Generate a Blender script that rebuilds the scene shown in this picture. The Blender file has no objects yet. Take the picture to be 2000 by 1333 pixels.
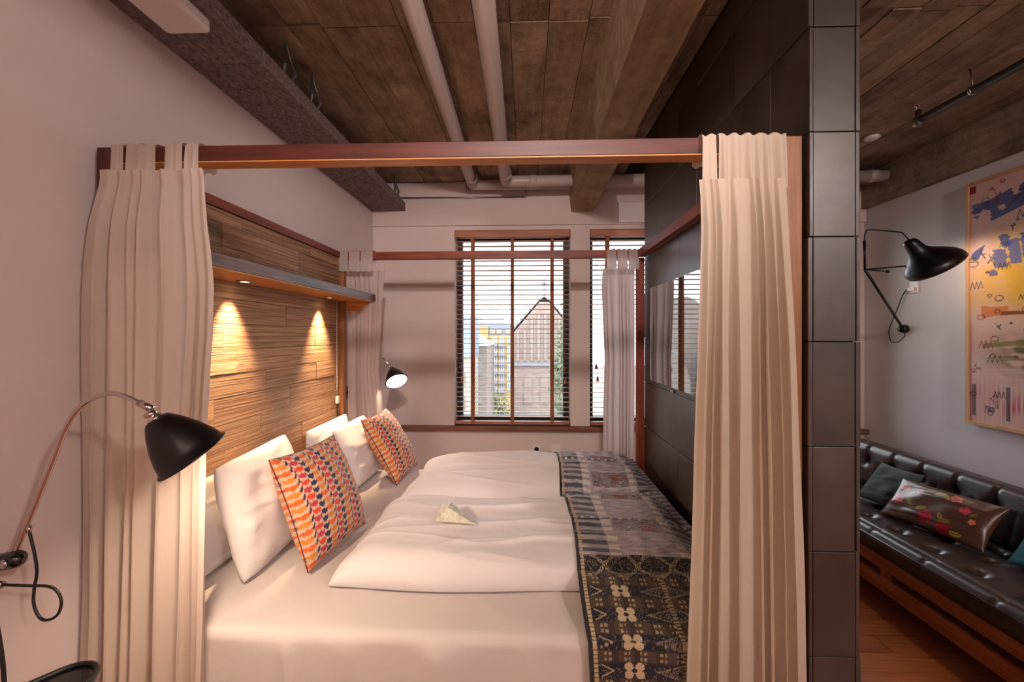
import bpy, bmesh, math, random
import numpy as np
from mathutils import Vector, Matrix
random.seed(7); RNG = np.random.default_rng(7)
S = bpy.context.scene; C = S.collection

# ------------------------------------------------------------------ camera, world, sun, exposure
cam_d = bpy.data.cameras.new('camera'); cam = bpy.data.objects.new('camera', cam_d); C.objects.link(cam)
cam_d.sensor_width = 36; cam_d.lens = 815/2000*36; cam_d.shift_y = -11.5/2000; cam_d.clip_start = .02; cam_d.clip_end = 500
TH = math.atan(29/815)
cam.location = (0, 0, 1.55); cam.rotation_euler = (math.pi/2, 0, TH)
S.camera = cam
S.view_settings.view_transform = 'Standard'; S.view_settings.look = 'None'
S.view_settings.gamma = 1; S.view_settings.use_curve_mapping = False
S.view_settings.exposure = 0.0
S.cycles.max_bounces = 8; S.cycles.diffuse_bounces = 5; S.cycles.glossy_bounces = 4
S.cycles.transparent_max_bounces = 16; S.cycles.caustics_reflective = False; S.cycles.caustics_refractive = False
S.cycles.sample_clamp_indirect = 6

W = bpy.data.worlds.new('sky'); S.world = W; W.use_nodes = True
wn = W.node_tree.nodes; wl = W.node_tree.links; wn.clear()
_o = wn.new('ShaderNodeOutputWorld'); _b = wn.new('ShaderNodeBackground'); _r = wn.new('ShaderNodeValToRGB')
_t = wn.new('ShaderNodeTexCoord'); _s = wn.new('ShaderNodeSeparateXYZ')
wl.new(_t.outputs['Generated'], _s.inputs[0]); wl.new(_s.outputs['Z'], _r.inputs[0])
_r.color_ramp.elements[0].position = 0.0; _r.color_ramp.elements[0].color = (.80, .87, .97, 1)
_r.color_ramp.elements[1].position = .35; _r.color_ramp.elements[1].color = (.90, .95, 1.0, 1)
wl.new(_r.outputs[0], _b.inputs[0]); _b.inputs[1].default_value = 5.0; wl.new(_b.outputs[0], _o.inputs[0])

sun_d = bpy.data.lights.new('sun', 'SUN'); sun_d.energy = 1.8; sun_d.angle = .05; sun_d.color = (1, .95, .88)
sun = bpy.data.objects.new('sun', sun_d); C.objects.link(sun)
sun.rotation_euler = Vector((.35, .8, -.75)).to_track_quat('-Z', 'Y').to_euler()

# room constants (metres)
XL, XR, YF, YB, ZT = -1.38, 2.905, 3.70, -2.6, 2.91
PX0, PX1, PY0, PY1 = .82, .97, 1.25, 2.95          # slate partition
RZ0, RZ1 = 2.089, 2.141                            # canopy rails
def at(u, v, y):                                   # point at depth y seen at pixel u, v
    a, b = (u-1000)/815, (655-v)/815
    r = Vector((-math.sin(TH)+a*math.cos(TH), math.cos(TH)+a*math.sin(TH), b))
    return Vector((0, 0, 1.55)) + r*(y/r.y)

# ------------------------------------------------------------------ materials
def lin(h):
    h = h.lstrip('#'); c = [int(h[i:i+2], 16)/255 for i in (0, 2, 4)]
    return tuple(x/12.92 if x <= .04045 else ((x+.055)/1.055)**2.4 for x in c)
class NT:
    def __init__(s, name):
        s.m = bpy.data.materials.new(name); s.m.use_nodes = True; s.t = s.m.node_tree
        s.n = s.t.nodes; s.n.clear(); s.out = s.n.new('ShaderNodeOutputMaterial'); s.p = s.n.new('ShaderNodeBsdfPrincipled')
        s.t.links.new(s.p.outputs[0], s.out.inputs[0])
    def N(s, kind, **kw):
        n = s.n.new('ShaderNode'+kind)
        for k, v in kw.items():
            if k in n.inputs: n.inputs[k].default_value = v
            else: setattr(n, k, v)
        return n
    def L(s, a, b): s.t.links.new(a, b)
    def coords(s, scale=(1, 1, 1), kind='Object'):
        tc = s.N('TexCoord'); mp = s.N('Mapping'); mp.inputs['Scale'].default_value = scale
        s.L(tc.outputs[kind], mp.inputs[0]); return mp.outputs[0]
    def ramp(s, fac, stops):
        r = s.N('ValToRGB'); e = r.color_ramp.elements
        while len(e) < len(stops): e.new(.5)
        for el, (p, c) in zip(e, stops): el.position = p; el.color = (*c, 1)
        s.L(fac, r.inputs[0]); return r.outputs[0]
    def bump(s, h, strength=.3, dist=.01):
        b = s.N('Bump'); b.inputs['Strength'].default_value = strength; b.inputs['Distance'].default_value = dist
        s.L(h, b.inputs['Height']); s.L(b.outputs[0], s.p.inputs['Normal'])
def plain(name, col, rough=.6, metal=0, spec=.5, sheen=0, coat=0):
    t = NT(name); c = lin(col) if isinstance(col, str) else col
    t.p.inputs['Base Color'].default_value = (*c, 1); t.p.inputs['Roughness'].default_value = rough
    t.p.inputs['Metallic'].default_value = metal; t.p.inputs['Specular IOR Level'].default_value = spec
    t.p.inputs['Sheen Weight'].default_value = sheen; t.p.inputs['Coat Weight'].default_value = coat
    return t.m
def noisy(name, cols, scale=(1, 1, 1), nscale=4, detail=6, rough=.7, bump=.2, bdist=.004, rand=0, spec=.4, metal=0, sheen=0, fine=None, coat=0):
    """noise-ramped colour; rand adds per-piece tint"""
    t = NT(name); co = t.coords(scale); nz = t.N('TexNoise', Scale=nscale, Detail=detail, Roughness=.6)
    if rand:
        oi = t.N('ObjectInfo'); ad = t.N('VectorMath', operation='MULTIPLY_ADD')
        cb = t.N('CombineXYZ'); 
        for i in range(3): t.L(oi.outputs['Random'], cb.inputs[i])
        t.L(cb.outputs[0], ad.inputs[0]); ad.inputs[1].default_value = (37, 91, 53); t.L(co, ad.inputs[2]); co = ad.outputs[0]
    t.L(co, nz.inputs['Vector'])
    k = len(cols); col = t.ramp(nz.outputs[0], [(.3+.4*i/max(1, k-1), lin(c)) for i, c in enumerate(cols)])
    if rand:
        hs = t.N('HueSaturation'); mr = t.N('MapRange'); mr.inputs['To Min'].default_value = 1-rand; mr.inputs['To Max'].default_value = 1+rand
        t.L(oi.outputs['Random'], mr.inputs[0]); t.L(mr.outputs[0], hs.inputs['Value']); t.L(col, hs.inputs['Color']); col = hs.outputs[0]
    t.L(col, t.p.inputs['Base Color']); t.p.inputs['Roughness'].default_value = rough
    t.p.inputs['Specular IOR Level'].default_value = spec; t.p.inputs['Metallic'].default_value = metal
    t.p.inputs['Sheen Weight'].default_value = sheen; t.p.inputs['Coat Weight'].default_value = coat
    h = nz.outputs[0]
    if fine:
        n2 = t.N('TexNoise', Scale=fine, Detail=3); t.L(co, n2.inputs['Vector'])
        a = t.N('Math', operation='ADD'); t.L(h, a.inputs[0]); t.L(n2.outputs[0], a.inputs[1]); h = a.outputs[0]
    if bump: t.bump(h, bump, bdist)
    return t.m
def cloth(name, col, rough=.9, weave=900, trans=0, bump=.15, crinkle=0):
    t = NT(name); c = lin(col); co = t.coords()
    n1 = t.N('TexNoise', Scale=weave, Detail=2); t.L(co, n1.inputs['Vector']); h = n1.outputs[0]
    if crinkle:
        n2 = t.N('TexNoise', Scale=crinkle, Detail=4, Distortion=1.2); t.L(co, n2.inputs['Vector'])
        m = t.N('Math', operation='MULTIPLY_ADD'); m.inputs[1].default_value = 6; t.L(n2.outputs[0], m.inputs[0]); t.L(h, m.inputs[2]); h = m.outputs[0]
    t.bump(h, bump, .002)
    t.p.inputs['Base Color'].default_value = (*c, 1); t.p.inputs['Roughness'].default_value = rough
    t.p.inputs['Specular IOR Level'].default_value = .2; t.p.inputs['Sheen Weight'].default_value = .15
    if trans:
        tr = t.N('BsdfTranslucent'); tr.inputs[0].default_value = (*c, 1); mx = t.N('MixShader'); mx.inputs[0].default_value = trans
        t.L(t.p.outputs[0], mx.inputs[1]); t.L(tr.outputs[0], mx.inputs[2]); t.L(mx.outputs[0], t.out.inputs[0])
    return t.m
def vcol(name, rough=.85, spec=.2, sheen=.2, bump=.25, bscale=500):
    t = NT(name); a = t.N('VertexColor', layer_name='Col'); t.L(a.outputs[0], t.p.inputs['Base Color'])
    t.p.inputs['Roughness'].default_value = rough; t.p.inputs['Specular IOR Level'].default_value = spec; t.p.inputs['Sheen Weight'].default_value = sheen
    n = t.N('TexNoise', Scale=bscale, Detail=2); t.L(t.coords(), n.inputs['Vector']); t.bump(n.outputs[0], bump, .002)
    return t.m
def emit(name, col, power):
    t = NT(name); e = t.N('Emission'); e.inputs[0].default_value = (*col, 1); e.inputs[1].default_value = power
    t.L(e.outputs[0], t.out.inputs[0]); return t.m
def glass(name, refl=.08, tint=(1, 1, 1)):
    t = NT(name); a = t.N('BsdfTransparent'); a.inputs[0].default_value = (*tint, 1); g = t.N('BsdfGlossy'); g.inputs['Roughness'].default_value = .0
    fr = t.N('Fresnel'); fr.inputs[0].default_value = 1.35; mx = t.N('MixShader'); t.L(fr.outputs[0], mx.inputs[0])
    t.L(a.outputs[0], mx.inputs[1]); t.L(g.outputs[0], mx.inputs[2]); t.L(mx.outputs[0], t.out.inputs[0]); return t.m
WARM = (1, .60, .27); WARMW = (1, .76, .57)
M = {}
M['wall'] = noisy('painted_plaster', ['d9c9c4', 'dccdc8'], nscale=3, rough=.85, bump=.04, bdist=.002, fine=120)
M['wallr'] = noisy('painted_plaster_grey', ['d6d2d4', 'dad6d8'], nscale=3, rough=.85, bump=.04, bdist=.002, fine=120)
M['white'] = plain('white_paint', 'e6dedb', .5)
def concrete(name, cols, pale, rand):
    """board-marked concrete: faint grain along y, blotches, pale lime specks"""
    t = NT(name); co = t.coords(); oi = t.N('ObjectInfo'); cb = t.N('CombineXYZ'); [t.L(oi.outputs['Random'], cb.inputs[i]) for i in range(3)]
    ad = t.N('VectorMath', operation='MULTIPLY_ADD'); t.L(cb.outputs[0], ad.inputs[0]); ad.inputs[1].default_value = (37, 91, 53); t.L(co, ad.inputs[2]); co = ad.outputs[0]
    mp = t.N('Mapping'); mp.inputs['Scale'].default_value = (9, 1.3, 9); t.L(co, mp.inputs[0])
    g = t.N('TexNoise', Scale=2.2, Detail=8, Roughness=.7); t.L(mp.outputs[0], g.inputs['Vector'])
    b = t.N('TexNoise', Scale=3.4, Detail=9, Roughness=.72); t.L(co, b.inputs['Vector']); f = t.N('TexNoise', Scale=38, Detail=4, Roughness=.6); t.L(co, f.inputs['Vector'])
    m = t.N('Mix'); m.inputs[0].default_value = .62; t.L(g.outputs[0], m.inputs[2]); t.L(b.outputs[0], m.inputs[3])
    col = t.ramp(m.outputs[0], [(.36, lin(cols[0])), (.5, lin(cols[1])), (.64, lin(cols[2]))])
    sp = t.ramp(f.outputs[0], [(.60, (0, 0, 0)), (.70, (1, 1, 1))]); bl = t.ramp(b.outputs[0], [(.48, (0, 0, 0)), (.66, (1, 1, 1))])
    mu = t.N('Math', operation='MULTIPLY'); t.L(sp, mu.inputs[0]); t.L(bl, mu.inputs[1]); mu2 = t.N('Math', operation='MULTIPLY'); mu2.inputs[1].default_value = .75; t.L(mu.outputs[0], mu2.inputs[0])
    mx = t.N('Mix', data_type='RGBA'); t.L(mu2.outputs[0], mx.inputs[0]); t.L(col, mx.inputs[6]); mx.inputs[7].default_value = (*lin(pale), 1)
    hs = t.N('HueSaturation'); mr = t.N('MapRange'); mr.inputs['To Min'].default_value = 1-rand; mr.inputs['To Max'].default_value = 1+rand
    t.L(oi.outputs['Random'], mr.inputs[0]); t.L(mr.outputs[0], hs.inputs['Value']); t.L(mx.outputs[2], hs.inputs['Color']); t.L(hs.outputs[0], t.p.inputs['Base Color'])
    t.p.inputs['Roughness'].default_value = .9; t.p.inputs['Specular IOR Level'].default_value = .25
    h = t.N('Math', operation='ADD'); t.L(m.outputs[0], h.inputs[0]); t.L(f.outputs[0], h.inputs[1]); t.bump(h.outputs[0], .5, .008); return t.m
M['concrete'] = concrete('board_marked_concrete', ['625144', '937e69', 'b5a089'], 'd3c2ab', .14)
M['concretebeam'] = concrete('beam_concrete', ['77644f', '9c8870', 'b8a58c'], 'd2c2ac', .02)
M['woodwool'] = noisy('wood_wool_board', ['6d5e5e', '9c8785', 'bda8a4'], (4, 2.2, 4), 22, 5, .95, .9, .012, fine=160)
M['slate'] = noisy('slate', ['302824', '423832', '524740'], (1, 1, 1), 3.0, 9, .36, .14, .006, rand=.2, spec=.55, fine=18)
M['grout'] = plain('dark_grout', '1c1716', .9)
def wood(name, cols, axis, rough=.5, rand=.06, bump=.08, coat=.0):
    sc = [14, 14, 14]; sc[axis] = 1.1
    return noisy(name, cols, tuple(sc), 3.2, 7, rough, bump, .002, rand=rand, spec=.5, coat=coat)
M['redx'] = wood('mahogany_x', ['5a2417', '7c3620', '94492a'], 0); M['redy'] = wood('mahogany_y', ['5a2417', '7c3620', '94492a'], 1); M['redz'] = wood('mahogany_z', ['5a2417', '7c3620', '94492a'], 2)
M['darkz'] = wood('dark_mahogany_z', ['35120b', '4c1b10', '602717'], 2); M['shadex'] = wood('shaded_mahogany_x', ['35120b', '4c1b10', '602717'], 0); M['honeyz'] = wood('honey_wood_z', ['7d4c28', '97623a', 'ab774b'], 2); M['honeyy'] = wood('honey_wood_y', ['a8672f', 'c07f42', 'cf9352'], 1); M['honeyx'] = wood('honey_wood_x', ['a8672f', 'c07f42', 'cf9352'], 0)
M['shelf'] = wood('shelf_wood', ['4e3833', '6a4f47', '80645a'], 1, .45)
M['floor'] = wood('floor_boards', ['7a3f22', '96542f', 'ab683d'], 0, .3, .14)
M['sillw'] = wood('sill_wood', ['5d3626', '77483a', '8a5a45'], 0, .45)
M['blind'] = wood('blind_wood', ['9a5f45', 'ad7054', 'bd8265'], 0, .5, .03); M['tape'] = plain('blind_tape', '955a38', .8)
M['slat'] = wood('slat_wood', ['c09a88', 'cfaa99', 'dab9a9'], 0, .5, .02)  # paler than the blind wood: window glow put into the slat colour
M['sofaw'] = wood('teak', ['7e3d1c', '98512a', 'ae6636'], 1, .35)
M['framew'] = wood('frame_wood', ['b5875b', 'c79a6c', 'd6ad80'], 2, .5)
def bamboo():
    t = NT('bamboo_strips'); co = t.coords((1, .35, 1)); oi = t.N('ObjectInfo')
    cb = t.N('CombineXYZ'); [t.L(oi.outputs['Random'], cb.inputs[i]) for i in range(3)]
    ad = t.N('VectorMath', operation='MULTIPLY_ADD'); t.L(cb.outputs[0], ad.inputs[0]); ad.inputs[1].default_value = (7, 13, 5); t.L(co, ad.inputs[2])
    mp = t.N('Mapping'); mp.inputs['Scale'].default_value = (5, 5, 130); t.L(ad.outputs[0], mp.inputs[0])
    n = t.N('TexNoise', Scale=1.3, Detail=5, Roughness=.6, Distortion=.4); t.L(mp.outputs[0], n.inputs['Vector'])
    col = t.ramp(n.outputs[0], [(.28, lin('553826')), (.42, lin('8f6547')), (.55, lin('b08765')), (.75, lin('cba583'))])
    hs = t.N('HueSaturation'); mr = t.N('MapRange'); mr.inputs['To Min'].default_value = .82; mr.inputs['To Max'].default_value = 1.15
    t.L(oi.outputs['Random'], mr.inputs[0]); t.L(mr.outputs[0], hs.inputs['Value']); t.L(col, hs.inputs['Color']); t.L(hs.outputs[0], t.p.inputs['Base Color'])
    t.p.inputs['Roughness'].default_value = .5; t.bump(n.outputs[0], .9, .008); return t.m
M['bamboo'] = bamboo()
M['sheet'] = cloth('white_sheet', 'd8cdc8', crinkle=5, bump=.35); M['duvet'] = cloth('duvet_cotton', 'eae3e2', crinkle=6, bump=.45)
M['pillow'] = cloth('pillow_cotton', 'ebe3e0', crinkle=9, bump=.4)
M['curtain'] = cloth('linen_curtain', 'e2d2c4', weave=500, trans=.42, bump=.25); M['curtainr'] = cloth('thick_linen', 'd3c3b1', weave=420, trans=.22, bump=.25)
M['sheer'] = cloth('sheer_linen', 'decfca', weave=500, trans=.5, bump=.2)
M['fabric'] = vcol('patterned_fabric'); M['knit'] = vcol('knitted_fabric', bump=.8, bscale=260); M['satin'] = vcol('satin_fabric', .3, .7, 0, .1, 200)
M['canvas'] = vcol('painted_canvas', .7, .3, 0, .3, 120)
M['black'] = plain('black_lacquer', '070505', .36, spec=.5); M['blackgloss'] = plain('black_gloss', '0a0808', .08, spec=.6, coat=.5)
M['chrome'] = plain('chrome', 'cfc4c0', .14, 1); M['steel'] = plain('brushed_steel', '9a918c', .35, 1); M['cable'] = plain('black_cable', '15100f', .5)
M['pvc'] = plain('grey_pvc', 'b7aaa4', .38); M['pipe'] = plain('dark_pipe', '4a4445', .4, .3); M['plastic'] = plain('white_plastic', 'e8e0dc', .35)
M['shadein'] = plain('shade_inner', 'f2e8da', .5); M['winframe'] = plain('black_window_frame', '14100f', .5)
M['leather'] = noisy('dark_leather', ['2e2221', '3d2f2b'], nscale=9, rough=.3, bump=.12, bdist=.002, spec=.6, fine=220)
M['teal'] = cloth('teal_velvet', '2c6a70', weave=260, bump=.5, crinkle=14); M['greengrey'] = cloth('grey_green_velvet', '4a5654', weave=300, bump=.3, crinkle=8)
M['paper'] = noisy('printed_paper', ['b9b4a0', 'd5d2bd', 'a6a191'], nscale=22, detail=2, rough=.6, bump=0)
M['maroon'] = plain('maroon_piping', '6a2c2e', .9); M['tvframe'] = plain('tv_bezel', '0b0a0a', .25); 
M['screen'] = plain('tv_screen', '060606', .02, spec=1.0, coat=1.0); M['screen'].node_tree.nodes['Principled BSDF'].inputs['IOR'].default_value = 2.0; M['screen'].node_tree.nodes['Principled BSDF'].inputs['Coat IOR'].default_value = 1.9; M['glass'] = glass('window_glass')
M['bulb'] = emit('bulb_glow', WARMW, 800); M['bulbwall'] = emit('bulb_glow_wall', WARMW, 110); M['bulbfar'] = emit('bulb_glow_far', WARMW, 420); M['globewhite'] = emit('globe_glow_white', (1, .89, .85), 500); M['globe'] = emit('globe_glow', (1, .80, .72), 118); M['lens'] = emit('downlight_lens', (1, .8, .5), 14)

# ------------------------------------------------------------------ builders
ORG = {}
def link(name, me, mat, parent=None, smooth=False, org=None):
    """mesh in world coordinates -> object; children share their thing's origin"""
    n = len(me.vertices); co = np.empty(n*3, 'f'); me.vertices.foreach_get('co', co); co = co.reshape(-1, 3)
    if parent is not None: o_ = ORG[parent]
    else:
        if org is None: lo, hi = co.min(0), co.max(0); org = ((lo[0]+hi[0])/2, (lo[1]+hi[1])/2, lo[2])
        o_ = Vector(org)
    co = co-np.array(o_, 'f'); me.vertices.foreach_set('co', co.ravel()); me.update()
    if smooth: me.polygons.foreach_set('use_smooth', [True]*len(me.polygons))
    o = bpy.data.objects.new(name, me); C.objects.link(o)
    if mat is not None: me.materials.append(M[mat] if isinstance(mat, str) else mat)
    if parent is not None: o.parent = parent
    else: o.location = o_
    ORG[o] = o_
    return o
def thing(name, label, cat, loc, group=None):
    o = bpy.data.objects.new(name, None); C.objects.link(o); o.location = loc; o.empty_display_size = .1
    ORG[o] = Vector(loc); return tag(o, label, cat, group)
def tag(o, label, cat, group=None):
    o['label'] = label; o['category'] = cat
    if group: o['group'] = group
    return o
def struct(o, label=None):
    o['kind'] = 'structure'
    if label: o['label'] = label
    return o
def bm_mesh(bm, name='m'):
    me = bpy.data.meshes.new(name); bm.normal_update(); bm.to_mesh(me); bm.free(); return me
def add_box(bm, x0, x1, y0, y1, z0, z1, bev=0):
    b = bmesh.new(); bmesh.ops.create_cube(b, size=1)
    for v in b.verts: v.co = Vector((x0+(v.co.x+.5)*(x1-x0), y0+(v.co.y+.5)*(y1-y0), z0+(v.co.z+.5)*(z1-z0)))
    if bev: bmesh.ops.bevel(b, geom=b.edges[:]+b.verts[:], offset=bev, segments=2, affect='EDGES', profile=.5)
    t = bpy.data.meshes.new('t'); b.to_mesh(t); b.free(); bm.from_mesh(t); bpy.data.meshes.remove(t)
def box(name, x0, x1, y0, y1, z0, z1, mat, parent=None, bev=0):
    bm = bmesh.new(); add_box(bm, x0, x1, y0, y1, z0, z1, bev); return link(name, bm_mesh(bm), mat, parent)
def boxes(name, lst, mat, parent=None, bev=0):
    bm = bmesh.new()
    for b in lst: add_box(bm, *b, bev)
    return link(name, bm_mesh(bm), mat, parent)
def obox(name, c, ax, size, mat, parent=None, bev=0):
    """box with centre, orthonormal axes (3) and size"""
    bm = bmesh.new(); s = [q/2 for q in size]; add_box(bm, -s[0], s[0], -s[1], s[1], -s[2], s[2], bev)
    A = Matrix((ax[0], ax[1], ax[2])).transposed()
    for v in bm.verts: v.co = A @ v.co + Vector(c)
    return link(name, bm_mesh(bm), mat, parent)
def smoothpath(pts, n=8):
    pts = [Vector(p) for p in pts]; out = []
    for i in range(len(pts)-1):
        p0 = pts[max(i-1, 0)]; p1, p2 = pts[i], pts[i+1]; p3 = pts[min(i+2, len(pts)-1)]
        for k in range(n):
            t = k/n; out.append(.5*((2*p1)+(-p0+p2)*t+(2*p0-5*p1+4*p2-p3)*t*t+(-p0+3*p1-3*p2+p3)*t**3))
    return out+[pts[-1]]
def add_tube(bm, pts, r, seg=10, caps=True):
    pts = [Vector(p) for p in pts]; rings = []; N = None
    rr = r if isinstance(r, (list, tuple)) else [r]*len(pts)
    for i, p in enumerate(pts):
        d = (pts[min(i+1, len(pts)-1)]-pts[max(i-1, 0)]).normalized()
        if N is None: N = d.orthogonal().normalized()
        N = (N-d*N.dot(d)).normalized(); B = d.cross(N)
        rings.append([bm.verts.new(p+(N*math.cos(a)+B*math.sin(a))*rr[i]) for a in [2*math.pi*k/seg for k in range(seg)]])
    for a, b in zip(rings, rings[1:]):
        for k in range(seg): bm.faces.new((a[k], a[(k+1) % seg], b[(k+1) % seg], b[k]))
    if caps: bm.faces.new(rings[0][::-1]); bm.faces.new(rings[-1])
def tube(name, pts, r, mat, parent=None, seg=10, smooth=0):
    bm = bmesh.new(); add_tube(bm, smoothpath(pts, smooth) if smooth else pts, r, seg); return link(name, bm_mesh(bm), mat, parent, True)
def lathe(name, prof, base, axis, mat, parent=None, seg=28, smooth=True):
    """profile [(radius, height)] about an axis"""
    bm = bmesh.new(); d = Vector(axis).normalized(); N = d.orthogonal().normalized(); B = d.cross(N); rings = []
    for r, h in prof:
        c = Vector(base)+d*h
        rings.append([bm.verts.new(c+(N*math.cos(a)+B*math.sin(a))*max(r, 1e-5)) for a in [2*math.pi*k/seg for k in range(seg)]])
    for a, b in zip(rings, rings[1:]):
        for k in range(seg): bm.faces.new((a[k], a[(k+1) % seg], b[(k+1) % seg], b[k]))
    bmesh.ops.remove_doubles(bm, verts=bm.verts[:], dist=1e-4); bmesh.ops.recalc_face_normals(bm, faces=bm.faces[:])
    return link(name, bm_mesh(bm), mat, parent, smooth)
def surf(name, P, mat, parent=None, col=None, closed=None, smooth=True):
    """grid surface P[nu,nv,3]; closed = second grid sharing the border (pillow)"""
    nu, nv = P.shape[:2]; V = P.reshape(-1, 3); i = np.arange(nu*nv).reshape(nu, nv)
    F = np.stack([i[:-1, :-1], i[1:, :-1], i[1:, 1:], i[:-1, 1:]], -1).reshape(-1, 4); cc = None if col is None else col.reshape(-1, 3)
    if closed is not None:
        j = i+nu*nv; j = j.copy(); e = np.zeros((nu, nv), bool); e[0] = e[-1] = True; e[:, 0] = e[:, -1] = True
        j[e] = i[e]; V = np.concatenate([V, closed.reshape(-1, 3)]); 
        F = np.concatenate([F, np.stack([j[:-1, :-1], j[:-1, 1:], j[1:, 1:], j[1:, :-1]], -1).reshape(-1, 4)])
        used = np.zeros(len(V), bool); used[F.ravel()] = True; remap = np.cumsum(used)-1
        V = V[used]; F = remap[F]
        if cc is not None: cc = np.concatenate([cc, cc])[used]
    me = bpy.data.meshes.new(name); me.from_pydata(V.tolist(), [], F.tolist())
    if cc is not None:
        a = me.color_attributes.new('Col', 'FLOAT_COLOR', 'POINT'); a.data.foreach_set('color', np.concatenate([cc, np.ones((len(cc), 1))], 1).astype('f').ravel())
    return link(name, me, mat, parent, smooth)
def prism(name, poly, y0, y1, mat, parent=None):
    """polygon in x,z extruded along y"""
    bm = bmesh.new(); a = [bm.verts.new((x, y0, z)) for x, z in poly]; b = [bm.verts.new((x, y1, z)) for x, z in poly]
    bm.faces.new(a); bm.faces.new(b[::-1]); n = len(poly)
    for k in range(n): bm.faces.new((a[k], b[k], b[(k+1) % n], a[(k+1) % n]))
    bmesh.ops.recalc_face_normals(bm, faces=bm.faces[:]); return link(name, bm_mesh(bm), mat, parent)
def waves(x, y, seed, freq=3., n=7, aniso=(1, 1)):
    """smooth pseudo-noise in about -1..1"""
    g = np.random.default_rng(seed); s = 0*x
    for k in range(n):
        a = g.uniform(0, 2*math.pi); f = freq*g.uniform(.6, 2.2); s = s+np.sin(f*(math.cos(a)*x*aniso[0]+math.sin(a)*y*aniso[1])*2*math.pi+g.uniform(0, 6.3))/(n**.5)
    return s*.7
def rep(o, parent=None, loc=None):
    c = o.copy(); C.objects.link(c); ORG[c] = ORG[o]
    if parent is not None: c.parent = parent
    if loc is not None: c.location = loc
    return c

# ================================================================== THE SHELL
WIN = [(-.645, .385), (.555, 1.585), (1.75, 2.66)]; WZ0, WZ1 = .75, 2.485
bm = bmesh.new(); xs = [XL-.2]+[q for w in WIN for q in w]+[XR+.2]
for k in range(0, len(xs), 2): add_box(bm, xs[k], xs[k+1], YF, YF+.28, 0, ZT+.15)
for a, b in WIN: add_box(bm, a, b, YF, YF+.28, 0, WZ0-.04); add_box(bm, a, b, YF, YF+.28, WZ1, ZT+.15)
wall_far = struct(link('wall_far', bm_mesh(bm), 'wall'))
box('lintel_band', XL+.002, XR-.002, YF-.025, YF-.001, 2.522, ZT-.01, 'wall', wall_far)
wall_left = struct(box('wall_left', XL-.2, XL, YB-.2, YF, 0, ZT+.15, 'wall'))
wall_right = struct(box('wall_right', XR, XR+.2, YB-.2, YF, 0, ZT+.15, 'wallr'))
wall_back = struct(box('wall_back', XL, XR, YB-.2, YB, 0, ZT+.15, 'wall'))
floor = struct(box('floor', XL-.2, XR+.2, YB-.2, YF+.28, -.2, -.004, 'floor'))
ceiling = struct(box('ceiling', XL-.2, XR+.2, YB-.2, YF+.28, ZT+.012, ZT+.2, 'grout'))
# floor boards laid across the sitting area, each one its own board
bd = None; y = .9; k = 0
while y < 3.62:
    x = PX1+.02 - (k % 3)*.35
    while x < XR-.02:
        x0, x1 = max(x, PX1+.02), min(x+1.15, XR-.01)
        if x1-x0 > .1: box('floor_board', x0, x1-.003, y, y+.117, -.004, .0, 'floor', floor)
        x += 1.15
    y += .12; k += 1
# concrete ceiling boards
def boards(xa, xb, w):
    x = xa; k = 0
    while x < xb-.02:
        ww = min(w*random.uniform(.85, 1.15), xb-x)
        if xb-(x+ww) < .05: ww = xb-x
        seam = 1.80+(random.uniform(-.02, .02) if random.random() < .8 else .5)
        for y0, y1 in ((-.6, seam), (seam, YF-.026)):
            dz = random.uniform(0, .008); box('ceiling_board', x+.0015, x+ww-.0015, y0+.002, y1-.002, ZT-.002+dz, ZT+.012, 'concrete', ceiling)
        x += ww; k += 1
boards(XL+.002, .37, .17); boards(.60, PX0, .15); boards(PX1, XR-.045, .135)
box('ceiling_slab', XL+.002, XR-.002, YB+.002, -.605, ZT, ZT+.012, 'concrete', ceiling)
prism_b = prism('concrete_beam', [(.355, ZT), (.388, 2.634), (.577, 2.634), (.60, ZT)], YB+.002, YF-.027, 'concretebeam', ceiling)
box('edge_beam', XR-.045, XR-.002, YB+.002, YF-.027, 2.628, ZT, 'concrete', ceiling)
# boxed soffit of wood-wool boards along the left wall, hung on brackets
ys = [-2.0, .45, 1.66, 3.672]
for a, b in zip(ys, ys[1:]): box('soffit_board', XL+.002, -1.078, a+.002, b-.002, 2.655, 2.722, 'woodwool', ceiling, .002)
for yy in (1.15, 1.86, 2.1, 2.9, 3.45):
    bm = bmesh.new()
    for dy in (0, .06):
        add_tube(bm, [(-1.11, yy+dy, 2.722), (-1.09, yy+dy+(.012 if dy else -.012), 2.775), (-1.105, yy+dy, 2.83), (-1.115, yy+.03, ZT)], [.004, .009, .004, .003], 5)
    link('hanger_strap', bm_mesh(bm), 'pipe', ceiling)

# window frames, glass, sill
for k, (a, b) in enumerate(WIN):
    f = boxes(f'window_{k+1}', [(a, a+.05, 3.86, 3.92, WZ0-.04, WZ1), (b-.05, b, 3.86, 3.92, WZ0-.04, WZ1), (a+.05, b-.05, 3.86, 3.92, WZ0-.04, WZ0+.055), (a+.05, b-.05, 3.86, 3.92, WZ1-.06, WZ1)], 'winframe')
    struct(f, 'black framed window looking onto the rooftops'); box('pane', a+.05, b-.05, 3.885, 3.893, WZ0+.055, WZ1-.06, 'glass', f)
    # daylight sampling portal
    pl = bpy.data.lights.new('portal', 'AREA'); pl.shape = 'RECTANGLE'; pl.size = b-a; pl.size_y = WZ1-WZ0; pl.cycles.is_portal = True
    po = bpy.data.objects.new('portal', pl); C.objects.link(po); po.location = ((a+b)/2, 3.95, (WZ0+WZ1)/2); po.rotation_euler = (-math.pi/2, 0, 0)
struct(box('trim_1', XL+.002, XR-.002, 3.645, 3.86, .708, .746, 'sillw', None, .004), 'dark wooden sill running under the windows')

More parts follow.
